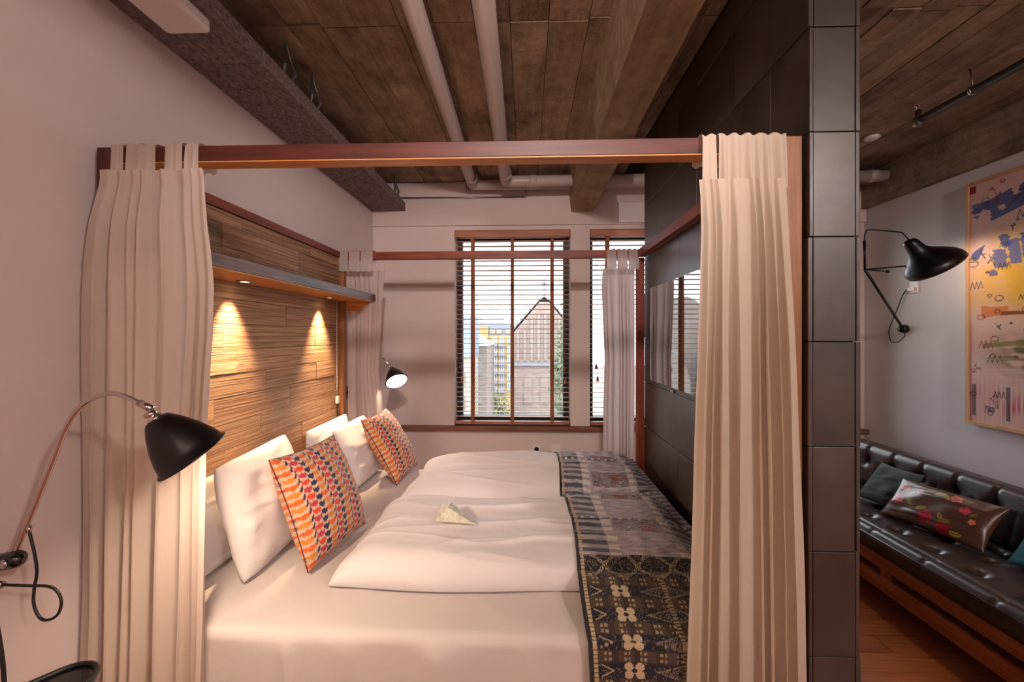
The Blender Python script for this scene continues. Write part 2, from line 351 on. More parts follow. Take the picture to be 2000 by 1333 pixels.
# ================================================================== SLATE PARTITION
part = struct(box('wall_partition', PX0+.012, PX1-.012, PY0+.012, PY1-.004, 0, ZT-.004, 'grout'))
TH_ = .3065; z = .305-TH_; row = 0
while z < ZT-.02:
    z1 = min(z+TH_, ZT-.006); za = max(z, .001)
    ox = .19 if row % 2 else .43
    for side in (0, 1):
        y = PY0-(.61-ox)
        while y < PY1:
            a, b = max(y, PY0-.004+random.uniform(-.002, .002)), min(y+.61, PY1)
            if b-a > .03:
                d = random.uniform(0, .004)
                if side == 0: box('slate_tile', PX0+.002-d+.002, PX0+.014, a+.001, b-.0015, za+.001, z1-.0015, 'slate', part, .0015)
                else: box('slate_tile', PX1-.014, PX1-.004+d, a+.001, b-.0015, za+.001, z1-.0015, 'slate', part, .0015)
            y += .61
    d = random.uniform(0, .003)
    box('slate_end_tile', PX0+.0155, PX1-.0155, PY0-d, PY0+.012, za+.001, z1-.0015, 'slate', part, .0015)
    z += TH_; row += 1

# ================================================================== CANOPY BED
bed = thing('canopy_bed', 'wooden four-poster canopy bed with bamboo headboard and lit shelf', 'bed', (-.25, 2.1, 0))
FX0, FX1, FY0, FY1 = -1.352, .815, 1.265, 2.97
fr = box('rail', FX0+.052, .735, FY0, FY0+.055, RZ0+.004, RZ1, 'shadex', bed, .002); box('rail_lit_strip', FX0+.054, .733, FY0+.001, FY0+.054, RZ0, RZ0+.0038, 'honeyx', fr)  # rail coloured dark as if unlit; added honey strip paints its lit underside
box('rail', FX0+.052, FX1-.05, FY1-.05, FY1, RZ0, RZ1, 'redx', bed, .002)
box('rail', FX1-.05, FX1, FY0+.057, FY1-.05, RZ0, RZ1, 'redy', bed, .002)
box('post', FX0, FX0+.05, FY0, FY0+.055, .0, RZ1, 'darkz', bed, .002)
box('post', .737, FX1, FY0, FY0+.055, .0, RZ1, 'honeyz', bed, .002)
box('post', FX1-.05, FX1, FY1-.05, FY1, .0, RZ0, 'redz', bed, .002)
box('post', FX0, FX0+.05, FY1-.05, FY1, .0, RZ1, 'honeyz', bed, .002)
box('bed_base', -1.30, .74, 1.34, 2.90, .06, .30, 'redx', bed, .005)
for x in (-1.1, .55):
    for y in (1.45, 2.75): box('leg', x, x+.06, y, y+.06, 0, .06, 'redz', bed)
hb = box('headboard', XL+.004, -1.342, FY0+.057, FY1-.052, .2, 2.10, 'redy', bed)
box('top_trim', XL+.004, -1.322, FY0+.057, FY1-.052, 2.10, RZ1, 'redy', hb, .002)
z = .40; row = 0
while z < 2.09:
    h = random.uniform(.095, .12); z1 = min(z+h, 2.098)
    if not (z1 > 1.79 and z < 1.845) or True:
        y = FY0+.06-random.uniform(0, .5)
        while y < FY1-.06:
            L = random.uniform(.5, .8); a, b = max(y, FY0+.06), min(y+L, FY1-.055)
            if b-a > .04:
                d = random.uniform(0, .004); box('bamboo_strip', -1.342, -1.332+d, a+.001, b-.001, z+.001, z1-.001, 'bamboo', hb, .001)
            y += L
    z = z1; row += 1
sh = box('shelf', -1.328, -1.11, FY0+.058, 3.035, 1.797, 1.846, 'shelf', bed, .002)
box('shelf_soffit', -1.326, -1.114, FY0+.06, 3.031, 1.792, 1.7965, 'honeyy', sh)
for yy in (1.82, 2.62):
    lathe('downlight_ring', [(.0, .0), (.034, 0), (.036, -.004), (.026, -.007), (.024, -.002)], (-1.258, yy, 1.792), (0, 0, 1), 'chrome', sh, 20)
    lathe('downlight_lens', [(0, 0), (.023, 0)], (-1.258, yy, 1.7885), (0, 0, 1), 'lens', sh, 20)
    ld = bpy.data.lights.new('downlight', 'SPOT'); ld.energy = 95; ld.color = (1, .70, .40); ld.spot_size = 1.12; ld.spot_blend = 1; ld.shadow_soft_size = .018
    lo = bpy.data.objects.new('downlight', ld); C.objects.link(lo); lo.location = (-1.262, yy, 1.778); lo.rotation_euler = (0, .13, 0)
bm = bmesh.new()      # shaped bracket under the shelf end
pr = [(-1.30, 1.79), (-1.15, 1.79), (-1.15, 1.775), (-1.185, 1.765), (-1.205, 1.735), (-1.22, 1.725), (-1.30, 1.725)]
prism('shelf_bracket', pr, 2.972, 3.0, 'honeyx', bed)
# pull switch on a cord
sw = thing('pull_switch', 'small white rocker switch hanging on a cord against the bamboo headboard', 'switch', (-1.315, 2.86, 1.05))
box('switch_body', -1.326, -1.306, 2.845, 2.872, 1.075, 1.125, 'plastic', sw, .003); tube('cord', [(-1.32, 2.858, 1.125), (-1.322, 2.86, 1.45), (-1.322, 2.86, 1.79)], .002, 'plastic', sw, 6, 4); tube('cord', [(-1.318, 2.858, 1.075), (-1.318, 2.855, 1.02), (-1.322, 2.87, .9)], .002, 'cable', sw, 6, 4)

# mattress under a fitted sheet
def rslab(x0, x1, y0, y1, nx, ny):
    u = np.linspace(0, 1, nx); v = np.linspace(0, 1, ny); U, V_ = np.meshgrid(u, v, indexing='ij'); return x0+(x1-x0)*U, y0+(y1-y0)*V_, U, V_
MX0, MX1, MY0, MY1, MZ = -1.296, .735, 1.29, 2.905, .612
def mattress():
    nx, ny = 150, 120; s = np.linspace(0, 1, ny); r = .035
    # cross-section in y: front face up, over the top, down the back
    path = [(MY0, z) for z in np.linspace(.302, MZ-r, 26)]+[(MY0+r-r*math.cos(t), MZ-r+r*math.sin(t)) for t in np.linspace(.2, math.pi/2, 7)]
    path += [(y, MZ) for y in np.linspace(MY0+r+.02, MY1-r, 70)]+[(MY1-r+r*math.sin(t), MZ-r+r*math.cos(t)) for t in np.linspace(.2, math.pi/2, 6)]+[(MY1, z) for z in np.linspace(MZ-r-.02, .302, 8)]
    path = np.array(path); X = np.linspace(MX0, MX1, nx)
    P = np.zeros((nx, len(path), 3)); P[:, :, 0] = X[:, None]; P[:, :, 1] = path[None, :, 0]; P[:, :, 2] = path[None, :, 1]
    Xg = P[:, :, 0]; arc = np.concatenate([[0], np.cumsum(np.hypot(*np.diff(path, axis=0).T))])[None, :]+0*Xg
    front = (np.arange(len(path)) < 33)[None, :]*1.
    # vertical creases on the hanging front and diagonal ripples on top
    P[:, :, 1] -= front*np.clip((MZ-P[:, :, 2])/.06, 0, 1)*(.007*waves(Xg, arc*.25, 3, 2.0)+.016*(1-np.abs(waves(Xg+arc*.25, arc*.1, 9, 1.8)))**6)
    P[:, :, 2] += (1-front)*(.0035*waves(Xg, arc, 5, 1.4)+.005*(1-np.abs(waves(Xg+arc, arc, 6, 1.0)))**6)
    return surf('mattress', P, 'sheet')
o = tag(mattress(), 'thick mattress in a white fitted sheet on the canopy bed', 'mattress')
md = o.modifiers.new('thick', 'SOLIDIFY'); md.thickness = .02; md.offset = -1

# duvets
def duvet_h(x, y, x0, x1, y0, y1, h, rf, rs, rb):
    d0 = np.clip((y-y0)/rf, 0, 1); d1 = np.clip((y1-y)/rb, 0, 1); d2 = np.clip((x-x0)/rs, 0, 1); d3 = np.clip((x1-x)/.25, 0, 1)
    e = lambda d: np.sqrt(np.maximum(0, 1-(1-d)**2))
    return h*(e(d0)**.8)*(e(d1)**.8)*(e(d2)**.9)*(.35+.65*e(d3))
DN = dict(x0=-.735, x1=.70, y0=1.50, y1=2.17, h=.100, rf=.10, rs=.16, rb=.06); DF = dict(x0=-.72, x1=.70, y0=2.30, y1=2.935, h=.13, rf=.17, rs=.34, rb=.12)
def duv_z(x, y, d, seed):
    hh = duvet_h(x, y, **d); k = np.clip(hh/d['h'], 0, 1)
    w = .009*waves(x, y, seed, 1.3, aniso=(.5, 1.6))+.012*(1-np.abs(waves(x+.5*y, y, seed+1, 1.5, aniso=(.3, 1.7))))**4+.010*(1-np.abs(waves(x-.3*y, y, seed+4, 1.9, aniso=(.4, 1.5))))**6+.002*waves(x, y, seed+2, 5, aniso=(.4, 1.5))
    if d is DF: w = w-.02*np.exp(-((y-2.60-.02*np.sin(x*3))/.035)**2)
    return MZ+.010+hh+w*k
def duvet(d, seed, label):
    X, Y, U, V_ = rslab(d['x0'], d['x1'], d['y0'], d['y1'], 190, 110)
    # soft outline: sides swell a little between the corners
    Xo = X+(1-U)**3*.03*np.sin(V_*math.pi)*(1 if d is DF else .6); Yo = Y+(1-V_)**4*.012*np.sin(U*9+seed)
    top = np.stack([Xo, Yo, duv_z(X, Y, d, seed)], -1); e = np.zeros(X.shape, bool); e[0] = e[-1] = True; e[:, 0] = e[:, -1] = True
    top[..., 2][e] = MZ+.016
    bot = np.stack([Xo, Yo, MZ+.010+0*X], -1)
    return tag(surf('duvet', top, 'duvet', closed=bot), label, 'duvet')
duvet(DN, 21, 'white cotton duvet with the folded paper on it')
duvet(DF, 33, 'white cotton duvet nearest the window sill with a long crease')

# bed runner: woven dark ikat cloth across the foot of the bed
def bedtop(x, y):
    z = np.full_like(x, MZ+.004)
    for d, s in ((DN, 21), (DF, 33)): 
        inside = (x > d['x0']) & (x < d['x1']) & (y > d['y0']) & (y < d['y1']); z = np.where(inside, np.maximum(z, duv_z(x, y, d, s)), z)
    return z
def sm(a, k, axis):
    for _ in range(k): p = np.pad(a, [(0, 0), (1, 1)], 'edge'); a = (p[:, :-2]+2*a+p[:, 2:])/4
    return a
def runner_col(u, v):
    """u metres across (0..0.55), v metres along (0 = hanging end)"""
    navy = np.array(lin('24202a')); brown = np.array(lin('4c3d31')); cream = np.array(lin('b9a583')); grey = np.array(lin('6d666b')); rust = np.array(lin('8a4a2c'))
    g = np.random.default_rng(5); shp = u.shape; spk = np.random.default_rng(2).random(shp)
    def put(c, m, col): return np.where(m[..., None], col, c)
    c = np.ones(shp+(3,))*navy
    body = np.ones(shp, bool)
    g2 = np.random.default_rng(17); rows = g2.random(600); vi = np.clip((v/.0035).astype(int)+60, 0, 599)
    streak = rows[vi]*.6+.4*np.sin(u*70+rows[vi]*40)                 # weft streaks
    per = .0865; ph = (v-.06) % per; r = ph/per                     # repeating bands
    zone = (v > .13) & (v < .66)
    c = put(c, zone & (r > .55), brown); c = put(c, zone & (r > .55) & (np.sin(u*95+.4) > .55), brown*.6)
    da = (np.abs(r-.66) < .05) | (np.abs(r-.87) < .05); db = ((u*1000/15) % 1 < .62) & (np.sin(u*118+1.0) > .15)
    c = put(c, zone & da & db & (spk > .15), cream*.8)
    for uc in (.135, .43):
        du, dv = (u-uc), (ph-per*.27); fl = np.zeros(shp, bool)
        for sx in (-1, 1):
            for sy in (-1, 1): fl |= ((du-sx*.0165)/.0135)**2+((dv-sy*.012)/.0125)**2 < 1
        fl |= (np.abs(du) < .018) & (np.abs(dv) < .011); fl &= ~(((du/.009)**2+(dv/.007)**2) < 1)
        c = put(c, zone & fl, cream*1.1)
    du, dv = np.abs(u-.285), np.abs(ph-per*.27); dd = du/.085+dv/.026
    c = put(c, zone & (dd < 1.05) & (dd > .85) & (spk > .25), cream*.5); c = put(c, zone & (dd < .85) & (spk > .72), cream*.5)
    c = put(c, zone & (du < .007) & ((v*1000/11) % 1 < .5), cream*.75)
    q_ = np.abs(ph-per*.27); tri = (u > .035) & (u < .075) & (q_ < (.078-u)*.5) & (q_ > (.078-u)*.5-.005)
    c = put(c, zone & tri, cream*.8); c = put(c, zone & (r < .55) & (spk > .955), cream*.7)
    for v0, v1 in ((-.2, .13), (.66, .78)):
        z2 = (v >= v0) & (v < v1); vm = (v-v1)
        s_ = np.abs(np.sin(u*26+.6)*.05-(vm+.065)); s2 = np.abs(-np.sin(u*26+.6)*.05-(vm+.065)); mn = np.minimum(s_, s2)
        c = put(c, z2 & (mn < .011) & (spk > .45), cream*.75); c = put(c, z2 & (vm > -.022) & (vm < -.004) & ((u*1000/17) % 1 < .55) & (spk > .3), cream*.75)
        c = put(c, z2 & (mn > .02) & (spk > .85), cream*.55)
    zt = v >= .76; st = np.sin(v*2*math.pi/.052+.7*np.sin(u*14)); edge = (u < .125) | (u > .43); k1 = streak[..., None]
    top_ = np.array(lin('b3abb0'))*(.72+.5*k1); dk = np.array(lin('50545f'))*(.8+.5*k1); lt = np.array(lin('e0d8d0'))*(.85+.2*k1); wn_ = np.array(lin('75656b'))*(.8+.4*k1)  # pale top zone: daylight glare painted into the weave colours
    c = np.where(zt[..., None], top_, c); c = np.where((zt & edge & (st+.5*streak > .15))[..., None], dk, c)
    c = np.where((zt & ((np.abs(u-.15) < .02) | (np.abs(u-.405) < .016)) & (st < .3))[..., None], lt, c)
    mid = (u > .18) & (u < .38); blk = np.sin(v*2*math.pi/.31)
    c = np.where((zt & mid & (blk > .35) & (streak > .35))[..., None], wn_, c); c = np.where((zt & mid & (np.abs(blk-.25) < .12) & (spk > .5))[..., None], lt*.8, c)
    c = np.where((zt & (np.abs(u-.30-.04*np.sin(v*9)) < .045) & (np.sin(v*2*math.pi/.33+1.9) > .86) & (streak > .1))[..., None], rust, c)
    c = np.where((zt & (np.abs((v % .43)-.2) < .016) & (spk > .45) & (u > .03))[..., None], dk*.8, c); c = np.where((zt & (np.abs((v % .43)-.2) < .012) & (np.sin(u*150) > .4))[..., None], lt*.9, c)
    # selvedge: dark edge and cream stripe
    c = put(c, (u > .014) & (u < .026) & ((v*1000/14) % 1 < .8), cream); c = put(c, u < .012, np.array(lin('2a2826')))
    wv = .82+.3*np.random.default_rng(8).random(shp)+.12*np.sin(v*900)
    return np.clip(c*wv[..., None], 0, 1)
def runner():
    U0, U1, nu = .188, .735, 150
    ny = 430; yb = 2.93
    Yt = np.linspace(MY0-.027, yb, ny-90); X = np.linspace(U0, U1, nu)
    Xg, Yg = np.meshgrid(X, Yt, indexing='ij'); Zt = bedtop(Xg, Yg)
    Zt = np.maximum(Zt, sm(Zt, 30, 1)); Zt[:, :] = np.where(True, Zt, Zt)
    # cloth bridges from duvet front edge down to the mattress edge
    zf = np.interp(Yg, [MY0-.029, 1.40, 1.50, 1.58], [-.004, .045, .075, .06]); Zt = np.maximum(Zt, MZ+.004+zf)
    Zt += .011+.005*waves(Xg, Yg, 51, 1.6)+.004*np.maximum(0, waves(Xg, Yg, 52, 3, aniso=(1.6, .4)))**2
    # falls away toward the partition past the duvet end
    Zt -= .0*Xg
    Zh = np.linspace(.10, MZ+.006, 90, endpoint=False); nz = 90
    P = np.zeros((nu, ny, 3)); P[:, :nz, 0] = X[:, None]; P[:, :nz, 2] = Zh[None, :]
    P[:, :nz, 1] = MY0-.030+.004*waves(X[:, None]+0*Zh[None, :], Zh[None, :]*.3+0*X[:, None], 61, 3)
    P[:, nz:, 0] = Xg; P[:, nz:, 1] = Yg; P[:, nz:, 2] = Zt
    arc = np.concatenate([np.zeros((nu, 1)), np.cumsum(np.linalg.norm(np.diff(P, axis=1), axis=2), 1)], 1)
    tip = arc[:, nz:nz+1]
    # a touch of waviness on the left edge
    P[:, :, 0] += (1-(P[:, :, 0]-U0)/(U1-U0))*.008*np.sin(arc*7)
    # refine by subdividing rows so that the pattern is crisp
    col = runner_col(np.broadcast_to((X-U0)[:, None], arc.shape)+0*arc, arc-.10)
    return P, arc, col
P, arc, col = runner()
def refine(P, k):
    n0, n1 = P.shape[:2]; a = np.linspace(0, n0-1, (n0-1)*k+1); i = np.minimum(a.astype(int), n0-2); t = (a-i)[:, None, None]
    Q = P[i]*(1-t)+P[i+1]*t; b = np.linspace(0, n1-1, (n1-1)*k+1); j = np.minimum(b.astype(int), n1-2); t = (b-j)[None, :, None]
    return Q[:, j]*(1-t)+Q[:, j+1]*t
P2 = refine(P, 2); arc2 = refine(arc[..., None], 2)[..., 0]; U2 = P2[:, :, 0]*0+np.linspace(0, .547, P2.shape[0])[:, None]
rn = surf('bed_runner', P2, 'fabric', col=runner_col(U2, arc2-.10))
md = rn.modifiers.new('thick', 'SOLIDIFY'); md.thickness = .004; md.offset = -1
tag(rn, 'dark navy and brown woven runner with cream flower motifs over the bed foot', 'bed runner')

# ------------------------------------------------------------------ pillows and cushions
def pillow_grid(c, U, V_, N, w, h, t, n=44, pinch=.06, seed=1, wr=.006, puff=.42, soft=0):
    c, U, V_, N = [np.array(q, float) for q in (c, U, V_, N)]
    a = np.linspace(-1, 1, n); A, B = np.meshgrid(a, a, indexing='ij')
    x = w/2*A*(1-pinch*(1-B**2)*(A**2)); y = h/2*B*(1-pinch*(1-A**2)*(B**2))
    x = x*(1-soft*A**4*B**4); y = y*(1-soft*A**4*B**4)
    q = (np.clip(1-A**2, 0, 1)*np.clip(1-B**2, 0, 1)); th = t/2*q**puff
    k = np.clip(q*3, 0, 1); wv = wr*waves(A*.5, B*.5, seed, 1.5)*k+wr*.8*np.maximum(0, waves(A*.5+B*.2, B*.5, seed+5, 2.6, aniso=(.5, 1.4)))*k
    f = lambda s: c+x[..., None]*U+y[..., None]*V_+(s*th+wv)[..., None]*N
    return f(1), f(-1), A, B
def frame(bl, br, tl, tr):
    """orthonormal frame of a quad: bottom-left, bottom-right, top-left, top-right"""
    bl, br, tl, tr = map(Vector, (bl, br, tl, tr)); c = (bl+br+tl+tr)/4; U = ((br-bl)+(tr-tl)).normalized(); V_ = ((tl-bl)+(tr-br)); V_ = (V_-U*V_.dot(U)).normalized()
    N = U.cross(V_); return c, U, V_, N, ((br-bl).length+(tr-tl).length)/2, ((tl-bl).length+(tr-br).length)/2
def white_pillow(bl, br, tl, tr, t, seed, label):
    c, U, V_, N, w, h = frame(bl, br, tl, tr); a, b, _, _ = pillow_grid(c, U, V_, N, w, h, t*1.12, 64, .03, seed, .012, .46, .045)
    return tag(surf('pillow', a, 'pillow', closed=b), label, 'pillow', 'white pillows along the headboard')
z0 = MZ+.012
# axis order: bottom-left and bottom-right as seen from the foot of the bed (near side first)
white_pillow((-1.225, 1.46, z0+.005), (-1.225, 2.12, z0+.005), (-1.255, 1.44, z0+.37), (-1.25, 2.20, z0+.37), .10, 3, 'white pillow flat against the bamboo headboard, partly behind the tall curtain')
white_pillow((-1.06, 1.53, z0+.005), (-1.045, 1.97, z0+.005), (-1.14, 1.46, z0+.425), (-1.16, 1.96, z0+.475), .15, 5, 'white pillow propped behind the large patterned cushion')
white_pillow((-1.225, 2.32, z0+.005), (-1.225, 2.86, z0+.005), (-1.26, 2.34, z0+.375), (-1.26, 2.89, z0+.39), .10, 8, 'white pillow flat against the headboard under the white switch')
white_pillow((-1.02, 2.44, z0+.005), (-1.00, 2.86, z0+.005), (-1.16, 2.44, z0+.36), (-1.14, 2.89, z0+.38), .14, 11, 'white pillow propped behind the patterned cushion by the window')
def chevron_col(A, B, rows=15.0):
    """columns of ragged tulip shapes on a cream ground: orange, red and navy, narrow navy columns between"""
    cream = np.array(lin('c9ab94')); x = (A+1)/2*25+.12*np.sin(B*9); y = (B+1)/2*rows
    rag = .10*np.sin(A*150+3*np.sin(B*90))*np.sin(B*140)+.07*np.sin(A*61-B*83)
    seq = [(2.0, 'd2622a', 'c9803a'), (.75, '352b40', '4a2c3c'), (2.0, 'd2422c', 'b8384a'), (1.55, '2a2b44', '31304a')]
    tot = sum(q[0] for q in seq); xm = x % tot; ci = np.floor(x/tot); c = np.ones(A.shape+(3,))*cream; lo = 0.; 
    for k, (w, c1, c2) in enumerate(seq):
        fx = (xm-lo-w/2)/(w/2); ins = (np.abs(fx)+rag*.8 < 1.0); yy = y+(k % 2)*.5+.37*ci; fy = (yy % 1)-.5; par = (np.floor(yy) % 2 == 0)
        if k == 1: on = ins & (fy-.35*fx+rag > -.42) & (fy-.35*fx+rag < .12)
        else: on = ins & (fy+rag*.7 > -.42+.30*np.abs(fx)) & (fy+rag*.7 < .26+.22*np.abs(np.abs(fx)-.5)*1.2)
        c = np.where((on & par)[..., None], np.array(lin(c1)), c); c = np.where((on & ~par)[..., None], np.array(lin(c2)), c); lo += w
    return np.clip(c*(.8+.4*np.random.default_rng(4).random(c.shape[:2]))[..., None], 0, 1)
def pat_cushion(bl, br, tl, tr, t, seed, label):
    c, U, V_, N, w, h = frame(bl, br, tl, tr); a, b, A, B = pillow_grid(c, U, V_, N, w, h, t*1.1, 200, .06, seed, .004, .46)
    cu = thing('cushion', label, 'cushion', (c.x, c.y, min(bl[2], br[2])), 'patterned cushions on the bed')
    surf('cover', a, 'knit', cu, chevron_col(A, B), b)
    q = np.linspace(-1, 1, 24)[:-1]; ring = [(s, -1) for s in q]+[(1, s) for s in q]+[(-s, 1) for s in q]+[(-1, -s) for s in q]
    pts = [c+U*(w/2*x*(1-.06*(1-y*y)*x*x))+V_*(h/2*y*(1-.06*(1-x*x)*y*y)) for x, y in ring]; pts.append(pts[0])
    tube('piping', pts, .0025, 'maroon', cu, 6)
    return cu
pat_cushion((-.85, 1.575, z0+.012), (-.78, 1.975, z0+.012), (-1.0, 1.60, z0+.435), (-.96, 2.06, z0+.43), .17, 31, 'large orange, red and navy knit cushion leaning in front of the propped pillow')
pat_cushion((-.80, 2.565, z0+.012), (-.765, 2.915, z0+.02), (-1.02, 2.50, z0+.40), (-1.00, 2.91, z0+.405), .15, 37, 'red and navy knit cushion standing beside the window-side curtain')

# folded paper on the duvet
pz = .726
def paper():
    nose, lb, lt, rg, pk, rb = at(928, 1025, 1.775), at(851, 1018, 1.79), at(863, 985, 1.84), at(875, 992, 1.81), at(882, 981, 1.87), at(886, 1003, 1.93)
    bm = bmesh.new(); vs = [bm.verts.new(p) for p in (nose, lb, lt, rg, pk, rb)]
    for f in ((0, 3, 1), (3, 2, 1), (0, 4, 3), (0, 5, 4)): bm.faces.new([vs[i] for i in f])
    o = link('folded_paper', bm_mesh(bm), 'paper'); m = o.modifiers.new('t', 'SOLIDIFY'); m.thickness = .0015
    return tag(o, 'pale printed paper folded into a dart lying on the duvet', 'paper')
paper()

# ================================================================== CURTAINS
def curtain(label, mat, y, rows, folds, amp, tabs, railbox, seed, hdr=.05):
    """rows: (z, x_left, x_right) from top to floor; tabs: (x0, x1) over the rail"""
    rows = sorted(rows); zs = np.array([r[0] for r in rows]); xl = np.array([r[1] for r in rows]); xr = np.array([r[2] for r in rows])
    nz, ns = 90, 260; z = np.linspace(zs[0], zs[-1], nz); s = np.linspace(0, 1, ns); Sg, Zg = np.meshgrid(s, z, indexing='ij')
    L = np.interp(Zg, zs, xl); R_ = np.interp(Zg, zs, xr); g = np.random.default_rng(seed)
    ph = 2*math.pi*folds*(Sg+.05*np.sin(2*math.pi*Sg*1.7+seed)+.02*np.sin(2*math.pi*Sg*4.1+seed*3)+.012*np.sin(Zg*1.7+seed)*np.sin(5*Sg)); top = zs[-1]
    A = amp*np.interp(top-Zg, [0, .03, .12, .5, 2], [.35, .35, .6, .95, 1.15])*(.75+.25*np.sin(2*math.pi*Sg*2.3+seed*2))
    fold = np.sin(ph)+.28*np.sin(2*ph+.7)
    X = L+(R_-L)*Sg+.45*A*np.cos(ph)*np.interp(top-Zg, [0, .1, .4], [0, .4, 1])*np.minimum(1, np.minimum(Sg, 1-Sg)*12); Y = y-A*fold+.004*waves(Sg*3, Zg, seed, 1.0)
    root = thing('curtain', label, 'curtain', (float((L[0, 0]+R_[-1, 0])/2), y, 0), 'linen curtains on the canopy bed')
    surf('panel', np.stack([X, Y, Zg], -1), mat, root)
    y0, y1, zt = railbox
    for (a, b) in tabs:
        zb = top-hdr; path = [(y0-.012, zb), (y0-.010, zt-.02), (y0-.006, zt+.004), ((y0+y1)/2, zt+.010), (y1+.006, zt+.004), (y1+.010, zt-.02), (y1+.010, RZ0-.012)]
        path = np.array([list(v) for v in smoothpath([(0, p[0], p[1]) for p in path], 5)])[:, 1:]
        nw = 12 if b-a < .1 else 60; w = np.linspace(0, 1, nw); rp = .003 if b-a < .1 else .009; Pp = np.zeros((nw, len(path), 3)); Pp[:, :, 0] = (a+(b-a)*w)[:, None]; Pp[:, :, 1] = path[None, :, 0]-rp*(1+np.sin(w*9*(b-a)/.045+a*40+1.3*np.sin(w*11)))[:, None]*np.interp(path[:, 1], [zb, zt-.02, zt+.01], [1, .5, .1])[None, :]*(path[None, :, 0] < y0+.004); Pp[:, :, 2] = path[None, :, 1]+(.004*np.sin(w*7*(b-a)/.045+a*90))[:, None]
        Pp[:, :, 0] += ((.5-w)[:, None])*np.interp(path[:, 1], [zb, zt], [0, .006])[None, :]
        lowk = np.interp(path[:, 1], [zb, zb+.05], [1, 0])*(path[:, 0] < y0); Pp[:, :, 2] += (-.016*np.abs(np.sin(w*5*(b-a)/.045+a*17)))[:, None]*lowk[None, :]*(1 if b-a > .1 else .3)
        surf('tab', Pp, mat, root)
    return root
def px_rows(y, lst): return [(at(ul, v, y).z, at(ul, v, y).x, at(ur, v, y).x) for v, ul, ur in lst]
yc = 1.225
r = px_rows(yc, [(330, 190, 392), (352, 191, 396), (440, 170, 404), (500, 163, 412), (560, 160, 417), (650, 160, 415), (750, 161, 408), (850, 162, 402), (1000, 161, 399), (1200, 158, 395), (1333, 154, 392)]); r.append((.02, r[-1][1]-.01, r[-1][2]))
rb = (FY0, FY0+.055, RZ1); px = lambda u, y: at(u, 300, y).x
curtain('long off-white linen curtain hanging on four tabs beside the headboard reading lamp', 'curtain', yc+.012, r, 7, .022, [(px(a, 1.25), px(b, 1.25)) for a, b in ((212, 240), (243, 303), (318, 355), (358, 387))], rb, 3)
r = px_rows(yc, [(352, 1364, 1531), (380, 1367, 1533), (450, 1370, 1537), (600, 1366, 1545), (750, 1362, 1552), (900, 1357, 1558), (1000, 1354, 1562), (1150, 1349, 1568), (1333, 1343, 1574)]); r.append((.02, r[-1][1]-.01, r[-1][2]+.008))
curtain('beige linen curtain gathered in front of the honey-wood post by the slate pillar', 'curtainr', yc-.008, r, 7.5, .018, [(px(a, 1.25), px(b, 1.25)) for a, b in ((1371, 1402), (1403.5, 1540))], rb, 5, .012)
yr = 2.995; rb2 = (FY1-.05, FY1, RZ1)
r = px_rows(yr, [(528, 672, 750), (560, 676, 747), (650, 678, 742), (720, 679, 737), (790, 679, 744), (900, 679, 750)]); r.append((.02, r[-1][1], r[-1][2]+.02))
curtain('sheer off-white curtain hanging behind the shelf end by the far reading lamp', 'sheer', yr+.02, r, 6, .02, [(px(a, 3.0), px(b, 3.0)) for a, b in ((671, 690), (691, 713), (714, 738))], rb2, 8, .02)
r = px_rows(yr, [(524, 1178, 1241), (560, 1176, 1241), (700, 1182, 1241), (800, 1180, 1241), (900, 1180, 1241)]); r.append((.02, r[-1][1], r[-1][2]))
curtain('sheer off-white curtain hanging beside the dark red rear post and second window', 'sheer', yr+.02, r, 7, .02, [(px(a, 3.0), px(b, 3.0)) for a, b in ((1180, 1199), (1200, 1220), (1221, 1242))], rb2, 12, .02)

# ================================================================== VENETIAN BLINDS
def blind(x0, x1, label):
    root = thing('venetian_blind', label, 'blind', ((x0+x1)/2, 3.74, WZ0), 'wooden blinds in the windows')
    box('headrail', x0+.004, x1-.004, 3.705, 3.775, WZ1-.062, WZ1-.002, 'blind', root, .003)
    pitch = .0436; z = WZ1-.095; first = None; mid = ((x0+x1)/2, 3.74)
    while z > WZ0+.07:
        if first is None: 
            bm = bmesh.new(); add_box(bm, x0+.008, x1-.008, 3.715, 3.765, z-.0015, z+.0015)
            for v in bm.verts: v.co.z += (v.co.y-3.74)*-.05
            first = link('slat', bm_mesh(bm), 'slat', root); zf = z
        else: rep(first, root, (0, 0, z-zf))
        z -= pitch
    box('bottom_rail', x0+.006, x1-.006, 3.712, 3.768, WZ0+.006, WZ0+.03, 'blind', root, .003)
    w = x1-x0
    for f in (.155, .50, .845):
        box('ladder_tape', x0+w*f-.015, x0+w*f+.015, 3.709, 3.7105, WZ0+.012, WZ1-.06, 'tape', root)
        box('ladder_tape', x0+w*f-.015, x0+w*f+.015, 3.7695, 3.771, WZ0+.012, WZ1-.06, 'tape', root)
    for xx, zt in ((x0+.055, 1.30), (x0+.068, 1.19), (x1-.055, 1.28), (x1-.045, 1.17)):
        tube('cord', [(xx, 3.703, WZ1-.06), (xx, 3.703, zt)], .0015, 'tape', root, 5)
        lathe('tassel', [(0, 0), (.012, .002), (.011, .02), (.005, .045), (0, .05)], (xx, 3.699, zt-.05), (0, 0, 1), 'blind', root, 10)
blind(*WIN[0], 'wooden slat blind in the window beside the far reading lamp'); blind(*WIN[1], 'wooden slat blind half hidden by the sheer curtain and slate wall')

